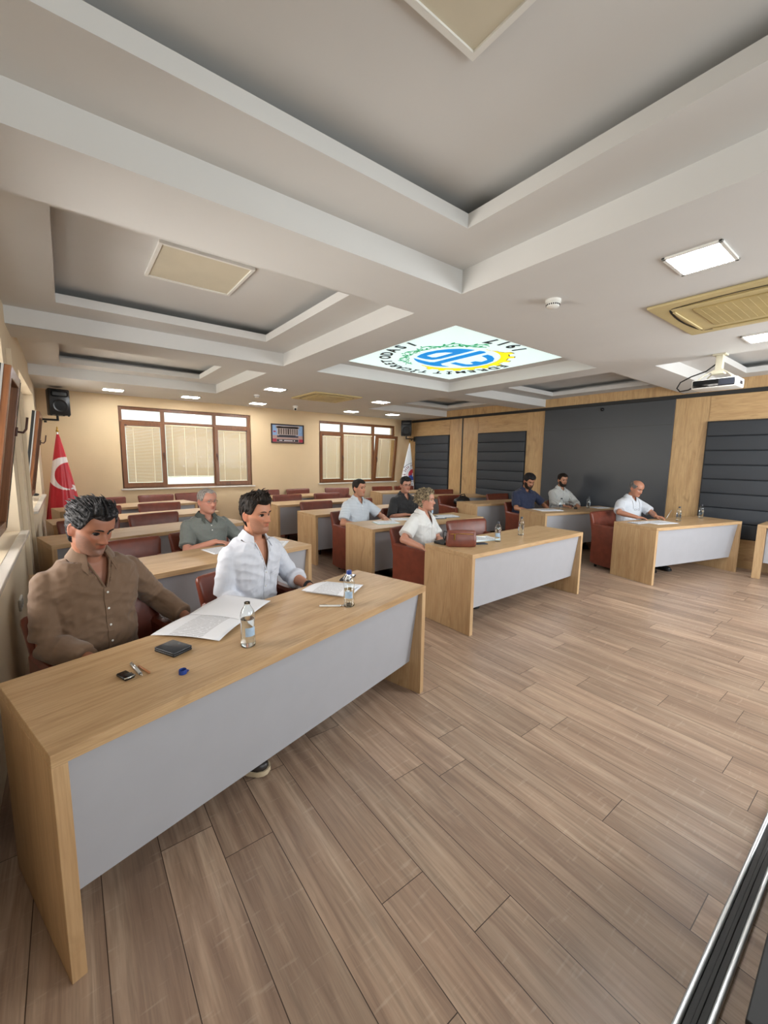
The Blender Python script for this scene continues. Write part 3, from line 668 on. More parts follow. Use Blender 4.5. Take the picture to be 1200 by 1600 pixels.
def flag(label, x, y, z_top, z_bot, w_top, wl_, wr_, colour_fn, pole_mat, seed):
    """draped flag: cone of folds round its pole. colour_fn(u,z) with u = metres right of the pole, z world"""
    t = thing('flag', label, 'flag', (x, y, 0), 0)
    bm = bmesh.new(); nz, nu = 220, 240; rows = []
    for i in range(nz+1):
        k = i/nz; z = z_top+(z_bot-z_top)*k; row = []
        fl = k**0.85
        for j in range(nu):
            a = 2*math.pi*j/nu; cx, cy = math.cos(a), math.sin(a)
            hw = w_top+((wr_ if cx > 0 else wl_)-w_top)*fl; d = w_top+(0.11-w_top)*fl
            fold = 1+0.12*fl*math.sin(a*7+seed)+0.06*fl*math.sin(a*13+k*3+seed*2)
            row.append(bm.verts.new((cx*hw*(1+0.06*fl*math.sin(a*9+seed)), cy*d*fold, z-0.05*fl*math.sin(a*4+seed)*k)))
        rows.append(row)
    for i in range(nz):
        for j in range(nu): bm.faces.new((rows[i][j], rows[i][(j+1) % nu], rows[i+1][(j+1) % nu], rows[i+1][j]))
    bm.faces.new(rows[0]); bm.faces.new(rows[-1][::-1]); bmesh.ops.recalc_face_normals(bm, faces=bm.faces)
    me = bpy.data.meshes.new('cloth'); bm.to_mesh(me); bm.free()
    ca = me.color_attributes.new('Col', 'FLOAT_COLOR', 'POINT')
    for i, v in enumerate(me.vertices): ca.data[i].color = colour_fn(v.co.x, v.co.z, v.co.y)
    obj_from('cloth', me, M['flag'], t, True)
    mb = MB(); mb.tube([(0, 0, 0.06), (0, 0, z_top+0.03)], 0.014, 12); mb.build('pole', pole_mat, t, 40)
    mb = MB(); mb.lathe([(0.001, 0.0), (0.02, 0.005), (0.022, 0.03), (0.008, 0.05), (0.012, 0.07), (0.001, 0.1)], 16); o = mb.build('finial', M['gold'], t, 40); o.location = (0, 0, z_top+0.02)
    mb = MB(); mb.lathe([(0.16, 0), (0.16, 0.02), (0.05, 0.05), (0.02, 0.09)], 28); mb.build('base', M['gold'], t, 40)
RED = hexc('#C00E24'); WHT = hexc('#EDE6E6')
def turk(u, z, y):
    if y > 0.03: return RED
    # crescent wrapped on the cone, centre about 1.32 m high
    cx, cz = 0.075, 1.26
    d1 = math.hypot((u-cx)/1.0, (z-cz)/1.05); d2 = math.hypot((u-cx-0.055)/1.0, (z-cz+0.035)/1.05)
    if d1 < 0.262 and d2 > 0.215 and not (u > 0.10 and z < cz): return WHT
    sx, sz = 0.175, 1.02; a = math.atan2(z-sz, u-sx); rr = math.hypot(u-sx, z-sz); k = (a+math.pi/2) % (2*math.pi/5)-math.pi/5
    if rr < 0.065*(0.42+0.58*(abs(k)/(math.pi/5))**1.2): return WHT
    return RED
flag('red flag with white crescent and star on a pole in the left back corner', -0.085, 8.80, 1.92, 0.42, 0.012, 0.245, 0.265, turk, M['chrome'], 0.4)
def cham(u, z, y):
    if y > 0.03: return hexc('#E4E8EC')
    cx, cz = 0.06, 1.13; dx, dz = u-cx, z-cz; d = math.hypot(dx, dz); a = math.degrees(math.atan2(dz, dx)) % 360
    if d < 0.155:
        if d < 0.05 and dx > -0.01: return hexc('#E4E8EC')
        if a < 190 and not a < 20: return hexc('#C01830')
        return hexc('#1A46A8')
    if 0.325 < d < 0.337 or 0.195 < d < 0.20: return hexc('#4A5270')
    if 0.235 < d < 0.295 and a > 60 and (a % 11) < 5.5 and int(a/11) % 5 != 0: return hexc('#7A4A5C')
    return hexc('#E4E8EC')
flag('white flag with red and blue round emblem in the right back corner', 7.77, 8.95, 2.02, 0.70, 0.012, 0.34, 0.17, cham, M['wood_pole'], 1.7)

# ------------------------------------------------------------------ desks
DESKS = {'L1': (0.79, 1.94, 15.6), 'M1': (3.77, 2.64, 0.9), 'R1': (6.85, 2.03, -14.4), 'L2': (0.78, 3.59, 12.2), 'L3': (0.75, 5.28, 12.5), 'L4': (0.77, 6.60, 8.5), 'L5': (0.80, 8.05, 11.0),
         'M2': (3.81, 4.16, -0.5), 'M3': (3.82, 5.60, 0), 'M4': (3.86, 7.02, -1.0), 'M5': (3.90, 8.36, 2.0), 'R2': (6.92, 3.60, -15.0), 'R3': (6.98, 5.12, -11.1), 'R4': (6.98, 6.66, -16.0), 'R5': (7.00, 8.12, -9.0)}
DL = {'L': 2.0, 'M': 2.0, 'R': 1.86}
DLAB = {'L1': 'light oak desk nearest to the camera, with the open papers and a wallet on it', 'M1': 'light oak desk carrying the brown handbag', 'R1': 'light oak desk at the right where the balding man writes',
        'L2': 'light oak desk of the man in the grey striped polo shirt', 'L3': 'empty light oak desk directly behind the grey-polo man', 'L4': 'empty light oak desk, second behind the grey-polo man', 'L5': 'hindmost light oak desk of the left column, beside the red flag',
        'M2': 'light oak desk in front of the man in the pale polo shirt', 'M3': 'empty light oak desk directly behind the pale-polo man', 'M4': 'empty light oak desk, second behind the pale-polo man', 'M5': 'hindmost light oak desk of the middle column, under the framed picture',
        'R2': 'light oak desk shared by the two bearded men', 'R3': 'empty light oak desk behind the man in navy', 'R4': 'light oak desk behind the chair with the black bag', 'R5': 'hindmost light oak desk of the right column, near the white flag'}
def make_desk(L, name='desk'):
    t = thing(name, '', 'desk', (0, 0, 0), 0, 'oak and white desks in three columns'); w = L/2; d = 0.3; k = 0.04
    mb = MB(); mb.box(-w, w, -d, d, 0.75-k, 0.75, 0.0015, seg=1); mb.build('desktop', M['oak_x'], t)
    for s_ in (-1, 1):
        mb = MB(); mb.box(s_*w-(k if s_ > 0 else 0), s_*w+(k if s_ < 0 else 0), -d, d, 0.0, 0.75-k-0.0005, 0.0015, seg=1); mb.build('side_panel', M['oak_z'], t)
    # leaning white front panel
    a = math.atan2(0.06, 0.49); mb = MB(); x0, x1 = -w+k+0.001, w-k-0.001
    P0, P1 = (-d+0.028, 0.709), (-d+0.092, 0.205)
    th = 0.018
    mb.loft([[(x, P0[0], P0[1]), (x, P0[0]+th, P0[1]), (x, P1[0]+th, P1[1]), (x, P1[0], P1[1])] for x in (x0, x1)]); mb.build('front_panel', M['desk_white'], t)
    mb = MB(); mb.box(x0, x1, 0.02, 0.20, 0.50, 0.518); mb.build('shelf', M['oak_x'], t)
    return t
protos = {'L': make_desk(2.0), 'R': make_desk(1.86)}
used = set(); desks = {}
for k, (x, y, a) in DESKS.items():
    p = protos['R' if k[0] == 'R' else 'L']; key = k[0] == 'R'
    if key not in used: used.add(key); p.location = (x, y, 0); p.rotation_euler = (0, 0, math.radians(a)); p['label'] = DLAB[k]; desks[k] = p
    else: desks[k] = dup(p, (x, y, 0), math.radians(a), DLAB[k])
def on_desk(k, s, n):   # point on desk: s along it, n away from the camera
    x, y, a = DESKS[k]; a = math.radians(a); return (x+s*math.cos(a)-n*math.sin(a), y+s*math.sin(a)+n*math.cos(a))
# small table at the right edge
t = thing('side_table', 'oak table end at the right edge against the padded wall', 'table', (7.74, 0.35, 0))
b = MB(); b.box(-0.28, 0.28, -0.95, 0.95, 0.712, 0.75, 0.002); b.build('tabletop', M['oak_y'], t)
for sx in (-1, 1):
    for sy in (-1, 1):
        b = MB(); b.box(sx*0.28-(0.04 if sx > 0 else 0), sx*0.28+(0.04 if sx < 0 else 0), sy*0.95-(0.09 if sy > 0 else 0), sy*0.95+(0.09 if sy < 0 else 0), 0, 0.712, 0.002); b.build('leg', M['oak_z'], t)
b = MB(); b.box(-0.2, -0.18, -0.86, 0.86, 0.22, 0.70); b.build('modesty_panel', M['desk_white'], t)

# ------------------------------------------------------------------ chairs
def make_chair():
    t = thing('armchair', '', 'chair', (0, 0, 0), 0, 'red-brown leather armchairs'); L = M['leather']
    mb = MB()   # back: slightly flared, leaning, rounded top
    rings = []
    for z, y, hw, th in ((0.10, 0.235, 0.25, 0.04), (0.30, 0.245, 0.265, 0.045), (0.50, 0.262, 0.285, 0.045), (0.70, 0.290, 0.305, 0.04), (0.79, 0.305, 0.315, 0.034), (0.815, 0.309, 0.312, 0.024), (0.825, 0.311, 0.300, 0.010)):
        r = []
        for q in range(28):
            a = 2*math.pi*q/28; c, s_ = math.cos(a), math.sin(a); ex = 0.28
            xx = hw*math.copysign(abs(c)**ex, c); yy = th*math.copysign(abs(s_)**0.5, s_)
            r.append((xx, y+yy-0.035*(xx/hw)**2*1.0, z))
        rings.append(r)
    mb.loft(rings); mb.build('backrest', L, t, 50)
    for s_ in (-1, 1):
        mb = MB(); rings = []
        for y, z0, z1, tw in ((-0.30, 0.08, 0.615, 0.022), (-0.285, 0.06, 0.635, 0.034), (-0.10, 0.04, 0.645, 0.036), (0.12, 0.05, 0.655, 0.036), (0.235, 0.07, 0.665, 0.034)):
            xc = s_*0.275; rings.append([(xc+tw*a, y, zc) for a, zc in ((-1, z0+0.01), (-0.6, z0), (0.6, z0), (1, z0+0.01), (1, z1-0.02), (0.6, z1), (-0.6, z1), (-1, z1-0.02))])
        mb.loft(rings); mb.build('armrest', L, t, 35)
    mb = MB(); mb.box(-0.245, 0.245, -0.29, 0.22, 0.33, 0.46, 0.035, seg=4); mb.build('seat', L, t, 40)
    mb = MB(); mb.box(-0.24, 0.24, -0.25, 0.22, 0.08, 0.33, 0.01); mb.build('base', L, t, 40)
    for sx in (-1, 1):
        for sy in (-0.22, 0.2):
            mb = MB(); mb.lathe([(0.018, 0), (0.022, 0.06), (0.022, 0.09)], 14); o = mb.build('foot', M['black'], t, 40); o.location = (sx*0.21, sy, 0)
    return t
CH = [('L1', -0.50, 0.22, 4, 'armchair under the man in the brown shirt'), ('L1', 0.34, 0.22, 2, 'armchair under the man in the white linen shirt'),
      ('L2', -0.27, 0.20, 0, 'empty red-brown armchair left of the grey-polo man'), ('L2', 0.46, 0.24, 3, 'armchair under the man in the grey striped polo'),
      ('L3', -0.42, 0.22, 0, 'empty armchair pushed to the desk behind the grey-polo desk, left seat'), ('L3', 0.31, 0.22, 2, 'empty armchair pushed to the desk behind the grey-polo desk, right seat'),
      ('L4', -0.35, 0.22, 0, 'empty armchair at the fourth left desk from the front, left seat'), ('L4', 0.49, 0.22, -3, 'empty armchair at the fourth left desk from the front, right seat'),
      ('L5', -0.12, 0.22, 3, 'empty armchair at the hindmost left desk, left seat'), ('L5', 0.68, 0.26, -6, 'empty armchair at the hindmost left desk, middle seat'), ('L5', 1.36, 0.30, -8, 'empty armchair beyond the right end of the hindmost left desk'),
      ('M1', -0.64, 0.33, 8, 'armchair under the woman in the white blouse'), ('M1', 0.17, 0.24, -10, 'empty red-brown armchair behind the brown handbag desk'),
      ('M2', -0.57, 0.31, 8, 'armchair under the man in the pale polo shirt'), ('M2', 0.28, 0.24, 4, 'armchair under the man in the black shirt and glasses'),
      ('M3', -0.40, 0.22, 0, 'empty armchair directly behind the desk at the back of the pale-polo man, left seat'), ('M3', 0.55, 0.22, 8, 'empty armchair partly hidden behind the pale-polo man'),
      ('M4', -0.35, 0.22, 0, 'empty armchair at the fourth middle desk from the front, left seat'), ('M4', 0.56, 0.22, 0, 'empty armchair at the fourth middle desk from the front, right seat'),
      ('M5', -0.24, 0.24, 2, 'empty armchair under the framed picture, left of two'), ('M5', 0.56, 0.24, 2, 'empty armchair under the framed picture, right of two'), ('M5', 1.45, 0.10, -25, 'empty armchair turned aside past the hindmost middle desk'),
      ('R1', -0.54, 0.20, 8, 'armchair under the balding man in the white polo'), ('R2', -0.54, 0.22, 8, 'armchair under the bearded man in navy'), ('R2', 0.50, 0.26, 0, 'armchair under the bearded man in the pale striped shirt'),
      ('R3', -0.72, 0.24, 4, 'red-brown armchair holding a black bag'), ('R3', 0.55, 0.22, 0, 'empty armchair seen just left behind the man in navy'),
      ('R4', 0.30, 0.22, 0, 'empty armchair at the desk behind the black bag'), ('R5', -0.32, 0.22, 0, 'empty armchair under the right back window'), ('R5', 0.36, 0.20, 0, 'empty armchair beside the white flag')]
chair0 = make_chair(); first = True; chairs = []
for k, s_, n, da, lab in CH:
    x, y = on_desk(k, s_, 0.3+n); rz = math.radians(DESKS[k][2]+da)
    if first: first = False; chair0.location = (x, y, 0); chair0.rotation_euler = (0, 0, rz); chair0['label'] = lab; c_ = chair0
    else: c_ = dup(chair0, (x, y, 0), rz, lab)
    chairs.append(c_)

# ------------------------------------------------------------------ things on the desks
ZT = 0.75
def bottle(label, x, y, cap='gunmetal', level=0.13, lab=True):
    t = thing('water_bottle', label, 'water bottle', (x, y, ZT), random.Random(x*7).uniform(0, 6), 'small water bottles')
    prof = [(0.026, 0), (0.0315, 0.004), (0.032, 0.02), (0.030, 0.03), (0.031, 0.05), (0.029, 0.075), (0.0295, 0.10), (0.032, 0.13), (0.0315, 0.145), (0.025, 0.165), (0.015, 0.182), (0.0125, 0.19), (0.0125, 0.20)]
    mb = MB(); mb.lathe(prof+[(0.0112, 0.20)]+[(max(0.002, r-0.0009), max(z, 0.003)) for r, z in prof[::-1][1:]]); bo = mb.build('bottle_body', M['glass'], t, True)
    lv = [(r-0.002, max(z, 0.0035)) for r, z in prof if z <= level]+[(0.029, level)]; mb = MB(); mb.lathe([(0.001, 0.0035)]+lv+[(0.001, level)]); mb.build('water', M['water'], bo, 40)
    if cap:
        mb = MB(); mb.lathe([(0.0145, 0.186), (0.0148, 0.204), (0.0135, 0.207), (0.001, 0.2072)], 20); mb.build('cap', M[cap], t, 40)
    if lab:
        mb = MB(); n = 14
        prev = None
        for i in range(n+1):
            a = -0.75+1.5*i/n; r = 0.0312; cur = ((r*math.cos(a), r*math.sin(a), 0.052), (r*math.cos(a), r*math.sin(a), 0.092))
            if prev: mb.quad(prev[0], cur[0], cur[1], prev[1])
            prev = cur
        mb.build('label', M['label'], t, True, recalc=False)
    return t
bottle('open water bottle without a cap beside the open papers on the nearest desk', 0.585, 1.735, None, 0.125).rotation_euler = (0, 0, -1.5)
bottle('blue-capped water bottle beside the white pen on the nearest desk', 1.215, 1.895, 'blue', 0.10).rotation_euler = (0, 0, -2.2)
bottle('water bottle on the handbag desk, the one nearer the bag', 3.46, 2.58, 'gunmetal', 0.13); bottle('water bottle on the handbag desk, farther from the bag', 3.98, 2.66, 'gunmetal', 0.12)
bottle('water bottle just behind the woman, on the desk of the pale-polo man', 4.17, 4.30, 'gunmetal', 0.12)
bottle('water bottle by the papers in front of the bearded men', 6.61, 3.67, 'gunmetal', 0.13); bottle('water bottle near the far end of the bearded men\'s desk', 7.32, 3.56, 'gunmetal', 0.12)
bottle('water bottle close to the balding man\'s writing hand', 6.88, 2.05, 'gunmetal', 0.12); bottle('water bottle at the right end of the balding man\'s desk', 7.56, 1.97, 'gunmetal', 0.12)

def sheet(name, label, cat, pts, mat, z=ZT+0.001, th=0.001, lift=None, parts=None, side=None):
    """thin sheet through 4 world corners (a,b,c,d), gently curled"""
    P = [Vector((p[0], p[1], 0)) for p in pts]; c = sum(P, Vector())/4; d = (P[1]-P[0]).normalized(); rz = math.atan2(d.y, d.x)
    Q = [Matrix.Rotation(-rz, 4, 'Z') @ (p-c) for p in P]; mb = MB(); n = 14; g = []
    for i in range(n+1):
        row = []
        for j in range(n+1):
            u, v = i/n, j/n; p = (Q[0]*(1-u)+Q[1]*u)*(1-v)+(Q[3]*(1-u)+Q[2]*u)*v; zz = lift(u, v) if lift else 0
            row.append(mb.bm.verts.new((p.x, p.y, zz)))
        g.append(row)
    for i in range(n):
        for j in range(n): mb.bm.faces.new((g[i][j], g[i+1][j], g[i+1][j+1], g[i][j+1]))
    me_o = mb.build(name, mat, None, True); mo = me_o.modifiers.new('thickness', 'SOLIDIFY'); mo.thickness = th; mo.offset = 1 if me_o.data.polygons[0].normal.z > 0 else -1
    me_o.location = (c.x, c.y, z); me_o.rotation_euler = (0, 0, rz)
    if label: tag(me_o, label, cat)
    return me_o
# open document of the brown-shirt man: two leaves
t = thing('open_document', 'open stapled white document in front of the man in the brown shirt', 'document', (0, 0, 0))
a_ = sheet('printed_page', None, None, [(0.255, 2.10), (0.49, 1.84), (0.66, 2.01), (0.46, 2.27)], M['printed'], lift=lambda u, v: 0.018*(1-u)*u*2+0.012*v*(1-v)*2+0.006*u); a_.parent = t
c_ = sheet('blank_page', None, None, [(0.46, 2.272), (0.66, 2.012), (0.87, 2.18), (0.70, 2.44)], M['paper'], lift=lambda u, v: 0.010*math.sin(v*math.pi)+0.016*v*v); c_.parent = t
t = thing('document', 'white folded document in front of the man in the white linen shirt', 'document', (0, 0, 0))
a_ = sheet('cover', None, None, [(1.26, 2.01), (1.10, 2.26), (1.30, 2.34), (1.46, 2.13)], M['printed'], lift=lambda u, v: 0.012+0.010*math.sin(v*3.1)); a_.parent = t
c_ = sheet('back_page', None, None, [(1.285, 2.00), (1.12, 2.25), (1.33, 2.355), (1.49, 2.15)], M['paper'], lift=lambda u, v: 0.002+0.004*v); c_.parent = t
def slabthing(name, label, cat, cx, cy, rz, w, l, th, mat, bev=0.004, z=ZT):
    mb = MB(); mb.box(-w/2, w/2, -l/2, l/2, 0, th, bev, seg=3); o = mb.build(name, mat, None, 40); o.location = (cx, cy, z+0.0005); o.rotation_euler = (0, 0, rz); return tag(o, label, cat)
t = thing('wallet', 'black leather wallet lying in front of the open document', 'wallet', (0.31, 1.875, ZT), math.radians(-64))
b = MB(); b.box(-0.062, 0.062, -0.045, 0.045, 0, 0.011, 0.004, seg=3); b.build('back_cover', M['black'], t, 40)
b = MB(); b.box(-0.062, 0.062, -0.045, 0.045, 0.0115, 0.020, 0.004, seg=3); b.build('front_cover', plain('blue_black_leather', '#20262E', 0.35, 0.08, 60, 0.1), t, 40)
t = thing('car_key', 'black car key fob with silver rim on the nearest desk', 'car key', (0.122, 1.742, ZT), math.radians(-70))
b = MB(); b.box(-0.034, 0.034, -0.019, 0.019, 0, 0.013, 0.006, seg=3); b.build('fob', M['black_gloss'], t, 40)
b = MB(); b.tube([(0.030, -0.018, 0.010), (0.034, -0.004, 0.011), (0.032, 0.018, 0.010), (0.0, 0.0195, 0.009)], 0.0028); b.build('silver_rim', M['chrome'], t, True)
def pen(name, label, p0, p1, r, mat, clip=None, cat='pen', tip='chrome', z=None):
    p0 = Vector((*p0, 0)); p1 = Vector((*p1, 0)); L = (p1-p0).length; d = p1-p0
    t = thing(name, label, cat, (p0.x, p0.y, (ZT if z is None else z)+r+0.0005), math.atan2(d.y, d.x))
    mb = MB(); mb.tube([(0, 0, 0), (0.004, 0, 0), (L-0.02, 0, 0)], [r*0.8, r, r], 14); mb.build('barrel', mat, t, True)
    if tip: mb = MB(); mb.tube([(L-0.02, 0, 0), (L-0.008, 0, 0), (L, 0, 0)], [r*0.95, r*0.6, r*0.15], 12); mb.build('tip', M[tip], t, True)
    if clip: mb = MB(); mb.box(0.004, 0.045, -0.002, 0.002, r, r+0.003, 0.0008); mb.build('clip', M[clip], t)
    return t
pen('pen', 'thick silver pen lying next to the car key', (0.150, 1.835), (0.172, 1.705), 0.0062, M['alu'], 'chrome')
pen('cigarillo', 'thin copper-brown cigarillo lying next to the silver pen', (0.172, 1.80), (0.203, 1.70), 0.0042, M['cig'], None, 'cigarillo', None)
pen('pen', 'white pen lying left of the blue-capped bottle', (1.07, 1.975), (1.185, 1.90), 0.0055, M['white_pl'], 'chrome')
b = MB(); b.lathe([(0.0145, 0), (0.0148, 0.012), (0.0135, 0.017), (0.012, 0.012), (0.0115, 0.002)], 20); b.tube([(0.016, 0, 0.003), (0.022, 0.006, 0.004), (0.018, 0.014, 0.003)], 0.0022)
o = b.build('bottle_cap', M['blue'], None, 40); o.location = (0.30, 1.645, ZT+0.0005); tag(o, 'blue bottle cap lying loose on the nearest desk', 'bottle cap')
def phone(label, x, y, rz, case='black', z=ZT):
    t = thing('mobile_phone', label, 'phone', (x, y, z+0.0005), rz)
    mb = MB(); mb.box(-0.037, 0.037, -0.077, 0.077, 0, 0.009, 0.003, seg=3); mb.build('case', M[case], t, 40)
    mb = MB(); mb.box(-0.034, 0.034, -0.074, 0.074, 0.009, 0.0096, 0.0002); mb.build('screen', M['black_gloss'], t)
phone('dark phone lying beyond the blue-capped bottle on the nearest desk', 1.50, 2.355, math.radians(-50), 'gunmetal')
def folder(label, cx, cy, rz, w=0.23, l=0.31, mats=('paper', 'printed'), th=0.006, cover='#A9C0BC'):
    t = thing('folder', label, 'folder', (cx, cy, ZT+0.0005), rz)
    mb = MB(); mb.box(-w/2, w/2, -l/2, l/2, 0, th, 0.001); mb.build('cover', plain('folder_cover', cover, 0.5, 0.05), t)
    mb = MB(); mb.box(-w/2+0.012, w/2-0.012, -l/2+0.012, l/2-0.012, th, th+0.003); mb.build('pages', M[mats[1]], t)
    return t
folder('pale green folder on the left end of the pale-polo man\'s desk', 3.25, 4.18, math.radians(75))
folder('white papers between the pale-polo man and the black-shirt man', 3.62, 4.32, math.radians(60), 0.21, 0.29, th=0.002, cover='#D8DEE4')
folder('dark notebook behind the woman\'s head on the next desk', 4.10, 4.12, math.radians(70), 0.17, 0.24, th=0.012, cover='#30343E')
folder('grey folder with papers next to the dark notebook', 4.36, 4.16, math.radians(75), 0.22, 0.30, th=0.010, cover='#6A7480')
folder('open pale blue folder behind the brown handbag', 3.42, 2.76, math.radians(75), 0.23, 0.32, th=0.006, cover='#BFD6DA')
pen('pen', 'white pen on the pale blue folder behind the handbag', (3.42, 2.86), (3.50, 2.74), 0.005, M['white_pl'], 'chrome', z=ZT+0.010)
slabthing('tablet_case', 'black case lying between the woman\'s hands and the handbag', 'case', 2.97, 2.83, math.radians(8), 0.24, 0.13, 0.026, M['black'])
slabthing('mobile_phone', 'dark phone under the edge of the pale blue folder', 'phone', 3.20, 2.60, math.radians(70), 0.075, 0.15, 0.009, M['gunmetal'])
folder('white papers on the bearded men\'s desk', 6.42, 3.80, math.radians(65), 0.30, 0.42, th=0.003, cover='#D8DEE8')
folder('papers at the far end of the bearded men\'s desk', 7.58, 3.48, math.radians(70), 0.21, 0.30, th=0.003, cover='#C8D4DC')
folder('document the balding man is writing on', 6.45, 2.15, math.radians(72), 0.28, 0.40, th=0.003, cover='#C2CAD6')
folder('blue-grey notebook under the balding man\'s right hand', 6.16, 2.30, math.radians(75), 0.16, 0.22, th=0.004, cover='#8A97A8')
folder('white paper on the grey-polo man\'s desk, beside his hand', 1.02, 3.74, math.radians(10), 0.20, 0.26, th=0.001, cover='#E2E6EA')
folder('white papers at the right end of the grey-polo man\'s desk', 1.52, 3.70, math.radians(-35), 0.23, 0.34, th=0.002, cover='#E2E6EA')

# handbag
t = thing('handbag', 'small red-brown leather clutch bag standing on the middle front desk', 'handbag', (2.955, 2.625, ZT), math.radians(-38))
b = MB(); rings = []
for k, (z, hw, hd) in enumerate(((0.0, 0.125, 0.030), (0.008, 0.140, 0.040), (0.04, 0.146, 0.044), (0.09, 0.144, 0.036), (0.13, 0.140, 0.024), (0.155, 0.136, 0.013), (0.163, 0.132, 0.005))):
    r = []
    for q in range(40):
        a = 2*math.pi*q/40; c, s_ = math.cos(a), math.sin(a); xx = hw*math.copysign(abs(c)**0.35, c); yy = hd*math.copysign(abs(s_)**0.7, s_)
        r.append((xx, yy*(1+0.12*math.sin(xx*40+k)), z*(1-0.04*(xx/hw)**2)))
    rings.append(r)
b.loft(rings); b.build('bag_body', M['bagleather'], t, 50)
b = MB(); b.tube([(-0.11, -0.030, 0.125), (0, -0.029, 0.130), (0.11, -0.030, 0.125)], 0.0025); b.build('zip', M['gold'], t, True)
b = MB(); b.box(-0.075, -0.063, -0.046, -0.036, 0.07, 0.125, 0.002); b.build('zip_pull', M['gold'], t)
b = MB(); b.tube([(-0.135, 0, 0.14), (-0.165, -0.01, 0.15), (-0.175, -0.02, 0.12), (-0.17, -0.02, 0.08), (-0.155, -0.01, 0.06), (-0.15, 0.0, 0.1)], 0.006); b.build('strap', M['black'], t, True)
# black bag on the chair
bx, by = on_desk('R3', -0.68, 0.46)
t = thing('black_bag', 'soft black bag lying on the armchair in front of the rear right desk', 'bag', (bx, by, 0.62), 0.1)
b = MB(); b.ball((0, 0, 0.11), 0.23, 0.12, 0.11, u=32, v=20)
for v in b.bm.verts:
    n_ = noise.noise(v.co*9)*0.025; v.co += Vector((n_, n_, n_*1.2)); v.co.z = max(v.co.z, 0.0)
b.build('bag_body', M['black'], t, True)
b = MB(); b.tube([(-0.12, -0.02, 0.2), (-0.08, -0.03, 0.25), (0.03, -0.03, 0.26), (0.09, -0.02, 0.2)], 0.01); b.build('handle', M['rubber'], t, True)

# socket on the left wall, cable cover
t = thing('wall_socket', 'white double socket on the cream wall under the near window sill', 'socket', (XL, 3.9, 0.50))
b = MB(); b.box(0, 0.014, -0.08, 0.08, -0.042, 0.042, 0.004); b.build('plate', M['white_pl'], t)
for s_ in (-1, 1):
    b = MB(); b.lathe([(0.022, 0.0), (0.022, 0.003), (0.018, 0.0015), (0.002, 0.001)], 18); o = b.build('outlet', plain('outlet_grey', '#C9C6BE', 0.4), t, 40); o.location = (0.0142, s_*0.038, 0); o.rotation_euler = (0, R90, 0)
# small dark object lying on the far left sill
b = MB(); b.ball((0, 0, 0.02), 0.04, 0.05, 0.02); o = b.build('glasses_case', M['black'], None, True); o.location = (XL-0.06, 8.15, 0.948); tag(o, 'small dark case lying on the far left window sill', 'case')

# floor rail and black cabinet beside the camera
t = thing('floor_rail', 'aluminium and black rubber floor rail crossing the bottom right corner', 'rail', (2.9, 0.222, 0))
for yy, n_ in ((0.030, 'far_edge'), (-0.030, 'near_edge')):
    b = MB(); b.box(-2.1, 4.0, yy-0.008, yy+0.008, 0, 0.022, 0.005, seg=3); b.build(n_, M['alu'], t, 40)
b = MB(); b.box(-2.1, 4.0, -0.022, 0.022, 0, 0.012, 0.002); b.box(-2.1, 4.0, -0.006, 0.006, 0.012, 0.017, 0.002); b.build('rubber_insert', M['rubber'], t)
b = MB(); b.box(-0.62, 0.62, -0.21, 0.21, 0.02, 0.44, 0.006); t = thing('black_cabinet', 'low black cabinet cut off by the bottom right corner', 'cabinet', (1.66, -0.095, 0), math.radians(2)); b.build('carcass', M['black'], t)
b = MB(); b.box(-0.6, 0.6, -0.19, 0.19, 0, 0.02); b.build('plinth', M['rubber'], t)
b = MB(); b.box(-0.63, 0.63, -0.215, 0.215, 0.44, 0.455, 0.003); b.build('top_board', M['black'], t)

# ------------------------------------------------------------------ people
def superring(c, ax, ay, w, f, bk, n=28, ex=0.85):
    """ring in plane (ax, ay): half width w, front depth f (along -ay), back depth bk"""
    r = []
    for q in range(n):
        a = 2*math.pi*q/n; cs, sn = math.cos(a), math.sin(a)
        x = w*math.copysign(abs(cs)**ex, cs); d = (bk if sn > 0 else f)*math.copysign(abs(sn)**ex, sn)
        r.append(c+ax*x+ay*d)
    return r
HP_Z = [-.004, .004, .02, .04, .058, .075, .095, .115, .135, .155, .175, .195, .212, .226, .233]
HP_F = [.060, .082, .090, .087, .089, .089, .088, .086, .091, .092, .088, .076, .056, .028, .006]
HP_B = [.00, .015, .035, .052, .062, .076, .086, .094, .099, .101, .098, .088, .068, .036, .008]
HP_W = [.016, .030, .046, .056, .061, .065, .069, .0715, .0745, .076, .0745, .068, .054, .030, .006]
def hp(z):
    return np.interp(z, HP_Z, HP_F), np.interp(z, HP_Z, HP_B), np.interp(z, HP_Z, HP_W)
def gs(x, c, s): return math.exp(-((x-c)/s)**2)
